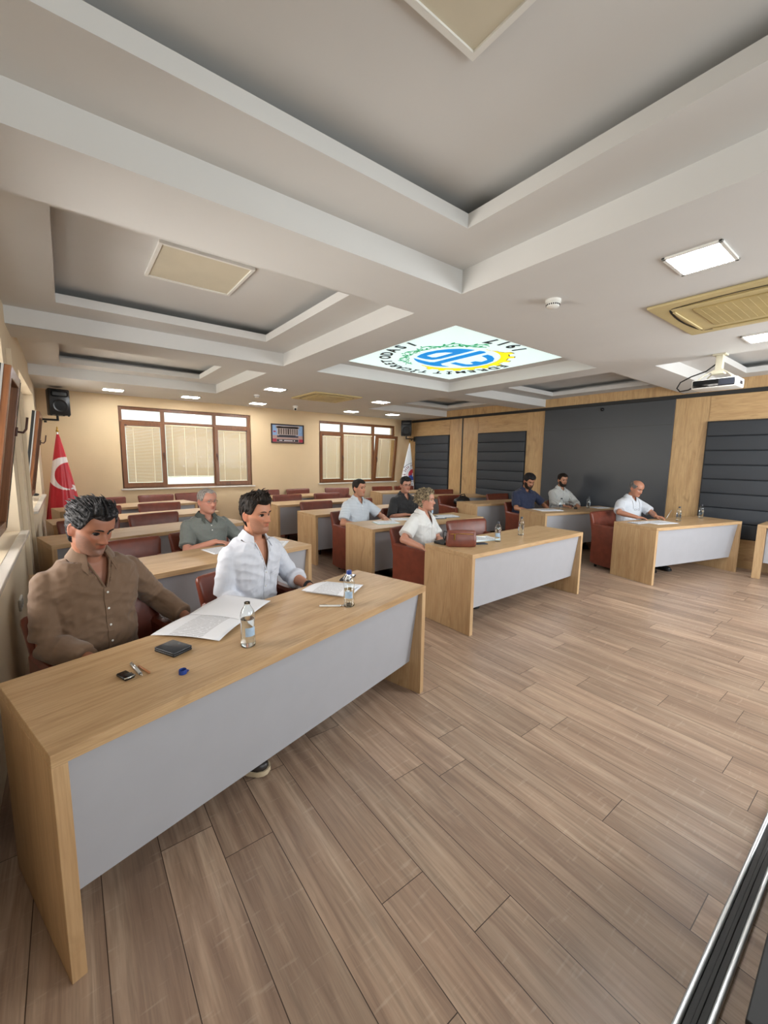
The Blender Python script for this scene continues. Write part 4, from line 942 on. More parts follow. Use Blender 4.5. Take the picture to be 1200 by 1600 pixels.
def head_pt(th, z, fat=0.0, features=True):
    """th = 0 front (-y); returns point of the face / skull surface, origin at the chin level under the ear axis"""
    f, bk, w = hp(z); s, c = math.sin(th), math.cos(th)
    ex = 0.90
    x = w*(1+fat*gs(z, .045, .05))*math.copysign(abs(s)**ex, s); y = -(f if c > 0 else bk)*math.copysign(abs(c)**ex, c)
    if features and c > 0:
        fr = min(1, c*1.6); d = 0
        ax = abs(x)
        nz = 0.0
        if .070 < z < .135: nz = (sm(.135, .084, z) if z > .084 else 1)*0.029*(1 if z > .080 else sm(.070, .081, z))
        d += nz*gs(x, 0, .0095+.004*sm(.12, .085, z)); d += .009*gs(ax, .0135, .007)*gs(z, .082, .007)
        d -= .0125*gs(ax, .031, .017)*gs(z, .119, .012); d += .006*gs(ax, .026, .024)*gs(z, .139, .008)
        d += .0045*gs(ax, .046, .017)*gs(z, .098, .016); d -= .003*gs(ax, .040, .016)*gs(z, .062, .018)
        d += .0065*gs(x, 0, .021)*gs(z, .0655, .0048); d += .0065*gs(x, 0, .018)*gs(z, .0540, .0052); d -= .0045*gs(x, 0, .024)*gs(z, .0598, .0022)
        d -= .0045*gs(x, 0, .022)*gs(z, .043, .0055); d += .007*gs(x, 0, .019)*gs(z, .022, .013)
        d -= .003*gs(ax, .026, .006)*gs(z, .070, .016)
        y -= d*fr
    return Vector((x, y, z))
def head_grid(fn, nth=96, nz=74, z0=-.004, z1=.233):
    """closed surface through fn(th,z)->Vector"""
    bm = bmesh.new(); rows = []
    for i in range(nz+1):
        z = z0+(z1-z0)*i/nz; row = []
        for j in range(nth):
            u = j/nth*2-1; th = math.pi*(0.55*u+0.45*u**3)      # denser at the face
            row.append(bm.verts.new(fn(th, z)))
        rows.append(row)
    for i in range(nz):
        for j in range(nth): bm.faces.new((rows[i][j], rows[i][(j+1) % nth], rows[i+1][(j+1) % nth], rows[i+1][j]))
    bm.faces.new(rows[0][::-1]); bm.faces.new(rows[-1]); bmesh.ops.recalc_face_normals(bm, faces=bm.faces); return bm

def remesh(bm, voxel, smooth_it=4, fac=0.5):
    me = bpy.data.meshes.new('tmp'); bmesh.ops.recalc_face_normals(bm, faces=bm.faces); bm.to_mesh(me); bm.free()
    o = bpy.data.objects.new('tmp', me); COL.objects.link(o)
    m = o.modifiers.new('r', 'REMESH'); m.mode = 'VOXEL'; m.voxel_size = voxel; m.use_smooth_shade = True
    if smooth_it: s_ = o.modifiers.new('s', 'SMOOTH'); s_.iterations = smooth_it; s_.factor = fac
    bpy.context.view_layer.update(); out = bpy.data.meshes.new_from_object(o.evaluated_get(bpy.context.evaluated_depsgraph_get()))
    bpy.data.objects.remove(o); bpy.data.meshes.remove(me); return out
def tmat(t, voxel): return t

def ik(a, c, l1, l2, pole):
    d = c-a; L = min(d.length, (l1+l2)*0.995); dn = d.normalized(); c = a+dn*L
    x = (l1*l1-l2*l2+L*L)/(2*L); h = math.sqrt(max(0, l1*l1-x*x)); pl = (pole-dn*pole.dot(dn)).normalized()
    return a+dn*x+pl*h, c

CLOTH = {}
def cloth_mat(name, kind, c1, c2=None, rough=0.8):
    g = G(name); v = g.coord(); s = g.sep(v)
    base = hexc(c1)
    nz = g.noise(v, 9, 4); weave = g.noise(g.scale(v, (1, 1, 3)), 420, 2)
    col = g.mix(g.math('MULTIPLY', nz, 0.22), base, tuple(x*0.80 for x in base[:3])+(1,))
    if kind == 'stripe':     # narrow level stripes
        fr = g.math('FRACT', g.math('MULTIPLY', g.math('ADD', s[2], g.math('MULTIPLY', s[1], 0.25)), 80.0)); k = g.math('LESS_THAN', fr, 0.42); col = g.mix(k, col, hexc(c2))
    if kind == 'finestripe':
        fr = g.math('FRACT', g.math('MULTIPLY', s[2], 48.0)); k = g.math('LESS_THAN', fr, 0.16); col = g.mix(k, col, hexc(c2))
    if kind == 'upright':
        fr = g.math('FRACT', g.math('MULTIPLY', s[0], 60.0)); k = g.math('LESS_THAN', fr, 0.18); col = g.mix(k, col, hexc(c2))
    if kind == 'linen':
        n2 = g.noise(g.scale(v, (240, 240, 14)), 1.0, 2); n3 = g.noise(g.scale(v, (14, 14, 240)), 1.0, 2)
        col = g.mix(g.math('MULTIPLY', g.math('ADD', n2, n3), 0.22), col, hexc(c2))
    g.base(col); g.rough(rough); g.b.inputs['Sheen Weight'].default_value = 0.15; g.bump(weave, 0.12, 0.001); return g.m

def person(name, label, x, y, face, P):
    """seated figure; local frame faces -y, +x is the figure's left; z from the floor"""
    t = thing('person', label, 'person', (x, y, 0), math.radians(face))
    rnd = random.Random(P.get('seed', 1)); vox = P.get('vox', 0.008); sc = P.get('torso', 1.0); girth = P.get('girth', 1.0); lean = math.radians(P.get('lean', 0))
    PEL = Vector((0, P.get('hip_y', 0.03), 0.53)); Rl = Matrix.Rotation(lean, 3, 'X')      # + lean = backwards? rotates z towards -y when positive sign flipped
    bend = P.get('bend', 0.0)
    Tw = Matrix.Rotation(math.radians(P.get('twist', 0)), 3, 'Z')
    def T(px, py, h):
        k = h*sc; v = Vector((px, py - bend*(h/0.5)**2*0.10, k)); return PEL+Rl @ (Tw @ v if h > 0.15 else v)
    AX = (Rl @ Tw) @ Vector((1, 0, 0)); AY = (Rl @ Tw) @ Vector((0, 1, 0))
    sw = P.get('shoulder', 1.0)
    TOR = [(-.09, .15, .10, .12), (-.03, .175, .13, .135), (.06, .172*girth, .138*girth, .125), (.15, .165*girth, .142*girth**1.5, .112), (.25, .170, .130*girth, .112), (.34, .182*sw, .122, .118), (.42, .192*sw, .112, .118), (.475, .180*sw, .092, .104), (.505, .150*sw, .074, .090), (.535, .105, .058, .072), (.56, .062, .050, .056)]
    def torso(mb, inf, h0=-9, h1=9):
        rings = [superring(T(0, 0.0, h), AX, AY, w+inf, f+inf, b_+inf) for h, w, f, b_ in TOR if h0 <= h <= h1]
        mb.loft(rings)
    SH = {s: T(s*0.170*sw, 0.012, 0.446) for s in (-1, 1)}
    hands = {}; elb = {}
    inv = Matrix.Rotation(-math.radians(face), 4, 'Z') @ Matrix.Translation((-x, -y, 0))
    for s, key in ((-1, 'rh'), (1, 'lh')):
        tg = P[key]; tg = inv @ Vector(tg[1:]) if tg[0] == 'w' else Vector(tg)
        pole = Vector(P.get('pole_'+key, (s*0.6, 0.35, -0.75))); e, w = ik(SH[s], tg, 0.285*P.get('arm', 1), 0.255*P.get('arm', 1), pole); hands[s] = w; elb[s] = e
    LEG = {}
    for s in (-1, 1):
        kx = P.get('knee', 0.15); kn = Vector((s*kx, -0.40, 0.53)); ft = P.get('foot_'+('r' if s < 0 else 'l'))
        an = Vector(ft) if ft else Vector((s*kx, -0.42, 0.11)); LEG[s] = (Vector((s*0.10, 0.0, 0.53)), kn, an)
    # head frame
    base = T(0, -0.012, 0.585)+Vector((P.get('head_dx', 0), -P.get('neck_fwd', 0.018), 0))
    Rh = Matrix.Rotation(math.radians(P.get('hyaw', 0)), 4, 'Z') @ Matrix.Rotation(math.radians(P.get('hpitch', 0)), 4, 'X') @ Matrix.Rotation(math.radians(P.get('hroll', 0)), 4, 'Y')
    hs = P.get('hs', 1.0); HM = Matrix.Translation(base) @ Rh @ Matrix.Translation((0, -0.004, -0.004)) @ Matrix.Scale(hs, 4)
    HI = HM.inverted(); fat = P.get('fat', 0.0)
    # ---------------- body
    mb = MB(); torso(mb, -0.012, h1=.54)
    nb = HM @ Vector((0, 0.020, 0.045)); n0 = T(0, 0.01, 0.50)
    mb.loft([superring(n0.lerp(nb, k), AX, AY, r, r, r*1.05, 20, 1.0) for k, r in ((0, .066), (.35, .058), (.7, .055), (1, .056))])
    for s in (-1, 1):
        mb.capsule(T(s*0.11, 0.01, 0.45), SH[s], .050, .050); mb.capsule(SH[s], elb[s], .052, .042); mb.capsule(elb[s], elb[s].lerp(hands[s], .35), .041, .043); mb.capsule(elb[s].lerp(hands[s], .35), hands[s], .043, .028)
        h, k, a = LEG[s]; mb.capsule(h, k, .085, .058); mb.capsule(k, k.lerp(a, .35), .056, .056); mb.capsule(k.lerp(a, .35), a, .056, .038)
        # hand
        d = (hands[s]-elb[s]).normalized(); hd = P.get('hdir_'+('rh' if s < 0 else 'lh')); hd = Vector(hd).normalized() if hd else (d+Vector((0, 0, -0.15))).normalized()
        up = Vector((0, 0, 1)); nrm = (up-hd*up.dot(hd)).normalized() if abs(hd.z) < .9 else Vector((0, 1, 0)); sd = hd.cross(nrm)*(1 if s > 0 else -1)   # sd towards the thumb side (inwards)
        if sd.x*s > 0: sd = -sd
        W_ = hands[s]; hk = P.get('hand', 1.0)
        mb.loft([[W_+hd*l*hk+sd*(w_*math.cos(q*math.pi/8))*hk+nrm*(t_*math.sin(q*math.pi/8))*hk for q in range(16)] for l, w_, t_ in ((-.01, .026, .020), (.015, .032, .018), (.05, .041, .016), (.08, .043, .013), (.088, .040, .009))])
        curl = P.get('curl_'+('rh' if s < 0 else 'lh'), 0.45)
        for fi, (o_, ln, r_2) in enumerate(((.030, .072, .0088), (.0105, .080, .0090), (-.0105, .074, .0086), (-.030, .058, .0078))):
            p = W_+hd*.080*hk+sd*o_*hk; dd = (hd+sd*o_*2.0).normalized(); a_ = curl*0.35*(1+0.15*fi); r1 = r_2*hk
            for sg, (fl, rr) in enumerate(((.45, 1), (.30, .92), (.25, .82))):
                dq = (dd*math.cos(a_)-nrm*math.sin(a_)).normalized(); q = p+dq*ln*fl*hk; mb.capsule(p, q, r1*rr, r1*rr*.93, 8); p = q; a_ += curl*(0.9+0.1*fi)
        p = W_+hd*.022*hk+sd*.026*hk-nrm*.004; q = p+(hd*.6+sd*.75-nrm*.25).normalized()*.040*hk; mb.capsule(p, q, .0125*hk, .0105*hk, 8); q2 = q+(hd*.95+sd*.15-nrm*.3).normalized()*.032*hk; mb.capsule(q, q2, .0102*hk, .0085*hk, 8)
    hb = head_grid(lambda th, z: head_pt(th, z, fat), 110, 84); bmesh.ops.transform(hb, matrix=HM, verts=hb.verts)
    tm = bpy.data.meshes.new('h'); hb.to_mesh(tm); hb.free(); mb.bm.from_mesh(tm); bpy.data.meshes.remove(tm)
    for s in (-1, 1):      # ears
        E_ = HM @ Matrix.Translation((s*.0735, .012, .104)) @ Matrix.Rotation(s*math.radians(-22), 4, 'Z') @ Matrix.Rotation(math.radians(-12), 4, 'X')
        vs = mb.ball((0, 0, 0), .0075, .0175, .031, u=16, v=12); bmesh.ops.transform(mb.bm, matrix=E_, verts=vs)
        ringp = [E_ @ Vector((s*.006, .016*math.cos(a), .029*math.sin(a)+.001)) for a in np.linspace(-1.2, 2.9, 14)]; mb.tube(ringp, .0036*hs, 7)
    me = remesh(mb.bm, vox, 2, 0.45)
    skin = hexc(P['skin']); lip = tuple(a*b_ for a, b_ in zip(skin[:3], (0.80, 0.48, 0.50)))+(1,); stub = hexc(P.get('stubble', P['skin'])); red = tuple(min(1, a*b_) for a, b_ in zip(skin[:3], (1.06, 0.86, 0.84)))+(1,)
    ca = me.color_attributes.new('Col', 'FLOAT_COLOR', 'POINT'); buf = np.empty(len(me.vertices)*4, np.float32)
    mixc = lambda a, b_, k: tuple(u*(1-k)+v_*k for u, v_ in zip(a, b_))
    zb = base.z-0.12
    for i, v in enumerate(me.vertices):
        c = skin
        if v.co.z > zb:
            q = HI @ v.co
            if -.03 < q.z < .26 and q.y < .12:
                c = mixc(c, red, .6*gs(abs(q.x), .045, .02)*gs(q.z, .09, .02)*(q.y < 0)+.6*gs(q.x, 0, .016)*gs(q.z, .086, .014)*(q.y < -.08)+.8*(abs(q.x) > .073))
                if q.y < -.01:
                    axx = abs(q.x); zb2 = .058+.045*sm(.020, .066, axx)
                    sb = max(sm(zb2+.009, zb2-.009, q.z), sm(.030, .022, axx)*sm(.080, .076, q.z)*sm(.064, .068, q.z))
                    sb *= sm(-.028, -.008, q.z)*(1-.85*(axx < .021)*sm(.046, .050, q.z)*sm(.071, .067, q.z))
                    c = mixc(c, stub, min(1, sb*P.get('stub_k', 0.0)*(.85+.35*noise.noise(q*420))))
                    lk = gs(q.x, 0, .021)**2*max(gs(q.z, .0650, .0045), gs(q.z, .0545, .0048))*(q.y < -.075); c = mixc(c, lip, min(1, lk*1.6))
                    c = mixc(c, tuple(x_*0.72 for x_ in skin), 0.35*gs(abs(q.x), .031, .013)*gs(q.z, .110, .005))
        buf[i*4:i*4+4] = c
    ca.data.foreach_set('color', buf); obj_from('body', me, M['skin'], t, True)
    # ---------------- eyes, brows, lashes
    op = P.get('eye_open', 1.0)
    surf = lambda ex_, ez: head_pt(math.asin(max(-1, min(1, (abs(ex_)/hp(ez)[2])**(1/.9)))), ez, fat).y
    for s in (-1, 1):
        ey = surf(.031, .119); E_ = HM @ Matrix.Translation((s*.031, ey+.0025, .1175))
        eb = MB(); eb.ball((0, 0, 0), .0135, .0065, .0058*max(op, .25), u=24, v=14); 
        nn_ = len(eb.bm.faces); bmesh.ops.transform(eb.bm, matrix=E_, verts=eb.bm.verts)
        o = eb.build('eye', [M['eye_white'], M['iris']], t, True); EI = E_.inverted(); gx = P.get('gaze', 0)*.004
        for p_ in o.data.polygons:
            l = EI @ p_.center
            if math.hypot(l.x-gx, l.z*1.0-(.0 if op > .6 else -.002)) < .0056 and l.y < 0: p_.material_index = 1
        lm = MB(); pts = [HM @ Vector((s*(.031+.0145*u), surf(.031+.0145*u, .119)-.0012+.004*u*u*0, .1175+.0062*max(op, .15)*(1-u*u)-(.001 if u*s > 0 else 0))) for u in np.linspace(-1, 1, 9)]
        lm.tube(pts, [.0007]+[.0013*hs]*7+[.0007], 6); lm.build('eyelash', P['brow'], t, True)
        bmb = MB(); pts = [HM @ Vector((s*(.028+.018*u), surf(.028+.018*u, .140-.003*u*u)-.0002, .1375+.0045*(1-(u-.25)**2)-.001*u)) for u in np.linspace(-1, 1, 11)]
        bmb.tube(pts, [.0012*hs]+[.0030*hs*P.get('browk', 1)]*7+[.0024*hs, .0016*hs, .0006*hs], 7); bmb.build('eyebrow', P['brow'], t, True)
    # ---------------- hair and beard
    if P.get('hair'):
        hh = P['hair']; top, side, back = hh['t']; hl = hh.get('line', .180); ft = hh.get('ftop', 0); bald = hh.get('bald', 0)
        def hfn(th, z):
            at = abs(th); c = math.cos(th)
            zz = z
            p = head_pt(th, z, fat, False)
            # hair line height by angle
            if at < 0.75: line = hl-0.004*math.cos(at*4)
            elif at < 1.45: line = hl+( .118-hl)*sm(.75, 1.35, at)
            else: line = .118+(hh.get('nape', .035)-.118)*sm(1.62, 1.95, at)
            m = sm(line-.004, line+.010, z)
            th_ = side+(top-side)*sm(.15, .215, z); 
            if at > 1.9: th_ = back+(top-back)*sm(.15, .215, z)
            th_ += ft*sm(.9, .2, at)*sm(.165, .20, z)
            if bald: m *= 1-bald*sm(.160+.03*sm(1.2, 2.4, at), .190+.03*sm(1.2, 2.4, at), z); 
            wob = noise.noise(Vector((math.sin(th)*hh.get('fx', 9), math.cos(th)*hh.get('fx', 9)+z*6, z*hh.get('fz', 30)+P.get('seed', 1)*3.1)))
            wob2 = noise.noise(Vector((math.sin(th)*46, math.cos(th)*46, z*22+P.get('seed', 1))))
            d = th_*(1+hh.get('w', .35)*wob)+.0016*wob2*(1 if th_ > .006 else .4)
            n = Vector((p.x, p.y*0.9, (z-.11)*1.0)).normalized(); n.z = max(n.z, -.1)
            return p+n*(d*m-.0045*(1-m)*1.2) + Vector((0, -ft*.5*sm(.8, .1, at)*sm(.18, .215, z), 0))
        hg = head_grid(hfn, 200, 130, .01, .2325); bmesh.ops.transform(hg, matrix=HM, verts=hg.verts)
        for f in hg.faces: f.smooth = True
        hm = bpy.data.meshes.new('hair'); 
        # locks
        lk = hh.get('locks', 0)
        if lk:
            tmp = MB()
            for i in range(lk):
                th = rnd.uniform(-math.pi, math.pi); z = rnd.uniform(.10, .228)
                if abs(th) < 1.0 and z < hl+.008: continue
                if abs(th) < 1.5 and z < .13: continue
                p = hfn(th, z); c0 = Vector((0, 0, .12)); n = (p-c0).normalized()
                if hh.get('curl'):
                    pts = []; ph = rnd.uniform(0, 6); R_1 = rnd.uniform(.006, .011); L = rnd.uniform(.02, .045); ax = (Vector((n.x, n.y, 0))*0.4+Vector((rnd.uniform(-.4, .4), rnd.uniform(-.4, .4), -1))).normalized(); s1 = ax.cross(n).normalized()
                    for q in range(16): a = ph+q*.62; pts.append(p+n*.004+ax*L*(q/15-.2)+(n*math.cos(a)+s1*math.sin(a))*R_1*(1-.4*q/15))
                    tmp.tube([HM @ v for v in pts], [.0030*hs]*12+[.0024*hs, .002*hs, .0014*hs, .0006*hs], 5)
                else:
                    fl = Vector(hh.get('flow', (0, 1, .15))); fl = (fl-n*fl.dot(n)*.8); fl += Vector((rnd.uniform(-.25, .25), rnd.uniform(-.2, .2), rnd.uniform(-.2, .2))); L = rnd.uniform(.02, .042)*hh.get('ll', 1)
                    pts = [p-n*.004+fl.normalized()*L*k+n*(.010*math.sin(k*3.0)*hh.get('lift', 1)) for k in (0, .25, .5, .75, 1)]
                    tmp.tube([HM @ v for v in pts], [.003*hs, .0036*hs, .003*hs, .002*hs, .0006*hs], 5)
            tm = bpy.data.meshes.new('l'); tmp.bm.to_mesh(tm); tmp.bm.free(); hg.from_mesh(tm); bpy.data.meshes.remove(tm)
        hg.to_mesh(hm); hg.free(); obj_from('hair', hm, hh['mat'], t, True)
    if P.get('beard'):
        bt, bm_ = P['beard']
        def bfn(th, z):
            at = abs(th); p = head_pt(th, z, fat, True); c = math.cos(th)
            up = .050+.050*sm(.55, 1.15, at); m = sm(up+.006, up-.004, z)*sm(1.75, 1.45, at)
            if at < .42: m = max(m, sm(.0785, .0755, z)*sm(.0665, .069, z)*sm(.42, .3, at)); 
            if at < .28: m *= (1-gs(z, .059, .0065)*.999)
            d = bt*(1+.35*noise.noise(Vector((math.sin(th)*30, math.cos(th)*30, z*160)))); n = Vector((p.x, p.y, (z-.06)*.6)).normalized()
            return p+n*(d*m-.004*(1-m))
        bg_ = head_grid(bfn, 160, 90, -.0035, .13); bmesh.ops.transform(bg_, matrix=HM, verts=bg_.verts); bme = bpy.data.meshes.new('beard'); bg_.to_mesh(bme); bg_.free(); obj_from('beard', bme, bm_, t, True)
    # ---------------- shirt
    sh = P['shirt']; inf = sh.get('inf', .013); mb = MB(); torso(mb, inf, -.1, .54); mb.loft([superring(T(0, 0.0, h), AX, AY, w_, f_, b_) for h, w_, f_, b_ in ((.50, .14, .075, .09), (.535, .110, .068, .082), (.555, .078, .062, .068), (.565, .072, .058, .064))])
    fr = sh['sleeve']    # fraction along the arm: 1 = elbow, 2 = wrist
    for s in (-1, 1):
        mb.capsule(T(s*0.10, 0.01, 0.45), SH[s], .050+inf, .050+inf)
        pts = [(0, .051), (.4, .052), (1, .049), (1.35, .049), (2, .036)]; rings = []
        prev_ax = None
        def arm_at(k): return SH[s].lerp(elb[s], k) if k <= 1 else elb[s].lerp(hands[s], k-1)
        ks = [k for k in np.linspace(0, fr, 14)]
        for k in ks:
            c = arm_at(k); a1 = arm_at(max(0, k-.12)); a2 = arm_at(min(2, k+.12)); d = (a2-a1).normalized(); ax = d.cross(Vector((0, 0.3, 1))).normalized(); ay = d.cross(ax)
            r = np.interp(k, [p[0] for p in pts], [p[1] for p in pts])+inf*sh.get('arm_loose', 1.0)+sh.get('flare', 0)*(k/fr)
            rings.append([c+ax*math.cos(q*math.pi/9)*r+ay*math.sin(q*math.pi/9)*r for q in range(18)])
        mb.loft(rings)
        if sh.get('cuff'):
            c = arm_at(fr-.02); d = (arm_at(fr)-arm_at(fr-.1)).normalized(); ax = d.cross(Vector((0, .3, 1))).normalized(); ay = d.cross(ax); r = np.interp(fr, [p[0] for p in pts], [p[1] for p in pts])+inf*1.25
            mb.loft([[c+d*l+ax*math.cos(q*math.pi/9)*(r+e)+ay*math.sin(q*math.pi/9)*(r+e) for q in range(18)] for l, e in ((-.045, -.002), (-.04, .005), (-.005, .006), (.0, -.001))])
    me = remesh(mb.bm, max(vox, .006), 3, .5)
    # open the neck: round hole and the V between the collar points
    TI = (Rl.to_4x4()).inverted() @ Matrix.Translation(-PEL); TwI = Tw.inverted(); vn_ = sh.get('vneck', .05); hv = .515-vn_
    def tc(co):
        q = TI @ co; q2 = TwI @ Vector(q); h = q.z/sc; return q2.x, q2.y, h
    bv0 = BVHTree.FromPolygons([v.co for v in me.vertices], [tuple(p.vertices) for p in me.polygons])
    cb = bmesh.new(); cb.from_mesh(me); kill = []
    for v in cb.verts:
        px, py, h = tc(v.co)
        if h > .549-.012*(py < 0) and abs(px) < .10 and abs(py) < .11: kill.append(v)
        elif py < -.02 and h > hv and abs(px) < .004+.058*((h-hv)/(.56-hv))**.9: kill.append(v)
    bmesh.ops.delete(cb, geom=kill, context='VERTS'); cb.to_mesh(me); cb.free(); me.update()
    A_w = sh.get('wrinkle', .006); sd_ = P.get('seed', 1)*5.3; me.update()
    nrm_ = [v.normal.copy() for v in me.vertices]
    for v, n in zip(me.vertices, nrm_):
        q = v.co; a = noise.noise(Vector((q.x*7+sd_, q.y*7, q.z*15+q.x*6))); b2 = noise.noise(Vector((q.x*16+3, q.y*16+sd_, q.z*26-q.x*14)))
        r1 = 1-abs(a)*2.6; r2 = 1-abs(b2)*2.4
        arm_k = 1-.45*sm(.15, .20, abs((TwI @ Vector((TI @ q))).x)); v.co = q+n*(A_w*arm_k*(.65*r1+.35*r2-.25))
    so = obj_from('shirt', me, sh['mat'], t, True); me.update(); sf = so.modifiers.new('cloth_thickness', 'SOLIDIFY'); sf.thickness = .003; sf.offset = -1
    bv = BVHTree.FromPolygons([v.co for v in me.vertices], [tuple(p.vertices) for p in me.polygons])
    def chest(px, h, off=.002):
        o = T(px, -0.6, h); d = (AY).normalized(); r = bv.ray_cast(o, d)
        return (r[0]-d*off) if r[0] is not None else T(px, -.12, h)
    # placket and buttons
    if sh.get('placket'):
        h0, h1 = sh['placket']; h1 = min(h1, .515-sh.get('vneck', .05)); mbp = MB(); prev = None; wd = .014
        for h in np.linspace(h0, h1, 26):
            px = sh.get('px', 0.0); cur = (chest(px-wd, h, .0035), chest(px+wd, h, .0035), chest(px+wd+.001, h, .0), chest(px-wd-.001, h, .0))
            if prev:
                for i_ in range(4): mbp.quad(prev[i_], prev[(i_+1) % 4], cur[(i_+1) % 4], cur[i_])
            prev = cur
        mbp.build('placket', sh['mat'], so, 50)
        for h in np.arange(h1-.02, h0, -sh.get('bstep', .078)):
            bb = MB(); c = chest(sh.get('px', 0.0), h, .005); bb.ball(c, .0055, .003, .0055, u=12, v=8); bb.build('button', P.get('button', M['white_pl']), so, True)
    # folded edges of the open neck
    for s in (-1, 1):
        pts = []
        for h in np.linspace(hv-.004, .535, 14):
            px = .003+.056*(max(0, h-hv)/(.56-hv))**.9; r = bv0.ray_cast(T(s*px, -0.6, h), AY.normalized())
            if r[0] is not None: pts.append(r[0]-AY.normalized()*.001)
        if len(pts) > 3: eb_ = MB(); eb_.tube(pts, .0052, 8); eb_.build('neck_facing', sh.get('cmat', sh['mat']), so, True)
    # collar: stand + two folded points
    if sh.get('collar', 1):
        cm = sh.get('cmat', sh['mat']); mbc = MB(); N_ = 40; opn = math.radians(sh.get('open', 32)); rings = []
        for q in range(N_+1):
            a = -math.pi/2+opn+(2*math.pi-2*opn)*q/N_          # start at front right, round the back
            cs, sn = math.cos(a), math.sin(a); frn = max(0, -sn)
            lo = T(cs*.088, sn*.078-.002, .538-.035*frn); hi = T(cs*.071, sn*.066, .594-.034*frn); 
            tip = sm(.55, 1.0, frn); out = T(cs*(.103+.006*tip), sn*(.094+.03*tip)-.002, .549-.045*frn-.052*tip)
            if tip > 0.2:
                c2 = chest((out-PEL).dot(AX), .549-.045*frn-.052*tip, .008); 
                if (c2-out).length < .05: out = Vector((out.x, min(out.y, c2.y), out.z))
            o2 = out+(hi-out).normalized()*.003+Vector((0, 0, .0035)); rings.append([lo, hi-(hi-T(0, 0, .55)).normalized()*.002, hi+Vector((0, 0, .002)), out+Vector((0, 0, .002)), out, (hi+out)/2-(out-T(0, 0, .5)).normalized()*.003])
        mbc.loft(rings); mbc.build('collar', cm, so, 60)
        if False:     # skin-coloured chest opening between the collar points
            vn = sh['vneck'] if 'vneck' in sh else .05; mbv = MB(); top_h = .520; rows = []
            for i_ in range(9):
                k = i_/8; h = top_h-vn*k; w_ = (.034 if vn > .06 else .028)*(1-k)+.0015; rows.append([chest(w_*u, h, .0028) for u in (-1, -.5, 0, .5, 1)])
            for r0, r1 in zip(rows, rows[1:]):
                for i_ in range(4): mbv.quad(r0[i_], r0[i_+1], r1[i_+1], r1[i_])
            vo = mbv.build('open_neck', M['skin'], so, True); ca2 = vo.data.color_attributes.new('Col', 'FLOAT_COLOR', 'POINT')
            for d_ in ca2.data: d_.color = skin
    if sh.get('pocket'):
        mbp = MB(); px = .085; 
        for (a0, a1, h_0, h_1) in ((px-.045, px+.045, .27, .38),):
            n_ = 8; g_ = [[chest(a0+(a1-a0)*i_/n_, h_0+(h_1-h_0)*j_/n_, .0035) for j_ in range(n_+1)] for i_ in range(n_+1)]
            for i_ in range(n_):
                for j_ in range(n_): mbp.quad(g_[i_][j_], g_[i_+1][j_], g_[i_+1][j_+1], g_[i_][j_+1])
        mbp.build('pocket', sh['mat'], so, True)
    # ---------------- trousers and shoes
    mb = MB(); torso(mb, .010, -.1, .07)
    for s in (-1, 1):
        h, k, a = LEG[s]; mb.capsule(h, k, .098, .070); mb.capsule(k, k.lerp(a, .4), .068, .068); mb.capsule(k.lerp(a, .4), a+Vector((0, 0, -.01)), .066, .056)
    me = remesh(mb.bm, .010, 4, .5); me.update(); nrm_ = [v.normal.copy() for v in me.vertices]
    for v, n in zip(me.vertices, nrm_): v.co += n*.006*noise.noise(v.co*11)
    obj_from('trousers', me, P['trousers'], t, True)
    for s in (-1, 1):
        a = LEG[s][2]; fy = P.get('toe', 0)*s; so_ = MB(); L = []
        dirv = Vector((math.sin(fy), -math.cos(fy), 0)); sv = Vector((dirv.y, -dirv.x, 0)); c0 = Vector((a.x, a.y, 0)); z0 = max(0.0, a.z-.10)
        prof = ((-.075, .020, .045, .05), (-.06, .034, .075, .0), (-.02, .038, .085, 0), (.05, .042, .070, 0), (.11, .048, .050, 0), (.16, .045, .040, 0), (.185, .030, .032, .0), (.195, .012, .024, .004))
        for l, w_, h_, _ in prof: L.append([c0+dirv*l+sv*w_*math.cos(q*math.pi/8)+Vector((0, 0, z0+.022+max(-.002, (h_)*max(0, math.sin(q*math.pi/8))))) for q in range(16)])
        so_.loft(L); shoe = so_.build('shoe', P.get('shoe', M['black']), t, True)
        sl = MB(); L = []
        for l, w_, h_, _ in prof: L.append([c0+dirv*(l*1.04)+sv*(w_+.004)*e+Vector((0, 0, z0+zz)) for e, zz in ((-1, .0), (1, .0), (1, .024), (-1, .024))])
        sl.loft(L); sl.build('sole', P.get('sole', M['rubber']), shoe, 40)
    # ---------------- glasses, watch
    if P.get('glasses'):
        gm = P['glasses']; mb = MB(); rw, rh = .0215, .0145; yy = head_pt(.30, .119, fat).y-.017
        for s in (-1, 1):
            mb.tube([HM @ Vector((s*.032+rw*math.copysign(abs(math.cos(a))**.7, math.cos(a)), yy+.006*abs(math.cos(a))*(1 if math.cos(a)*s > 0 else 0), .117+rh*math.copysign(abs(math.sin(a))**.7, math.sin(a)))) for a in np.linspace(0, 2*math.pi, 25)[:-1]], P.get('gr', .0014)*hs, 6, True)
            mb.tube([HM @ Vector(p) for p in ((s*.054, yy+.006, .120), (s*.070, yy+.020, .120), (s*.0795, -.02, .117), (s*.080, .008, .113), (s*.078, .03, .098))], P.get('gr', .0014)*hs, 6)
        mb.tube([HM @ Vector(p) for p in ((-.0105, yy, .119), (0, yy-.003, .122), (.0105, yy, .119))], P.get('gr', .0014)*hs, 6)
        go = mb.build('glasses', gm, t, True)
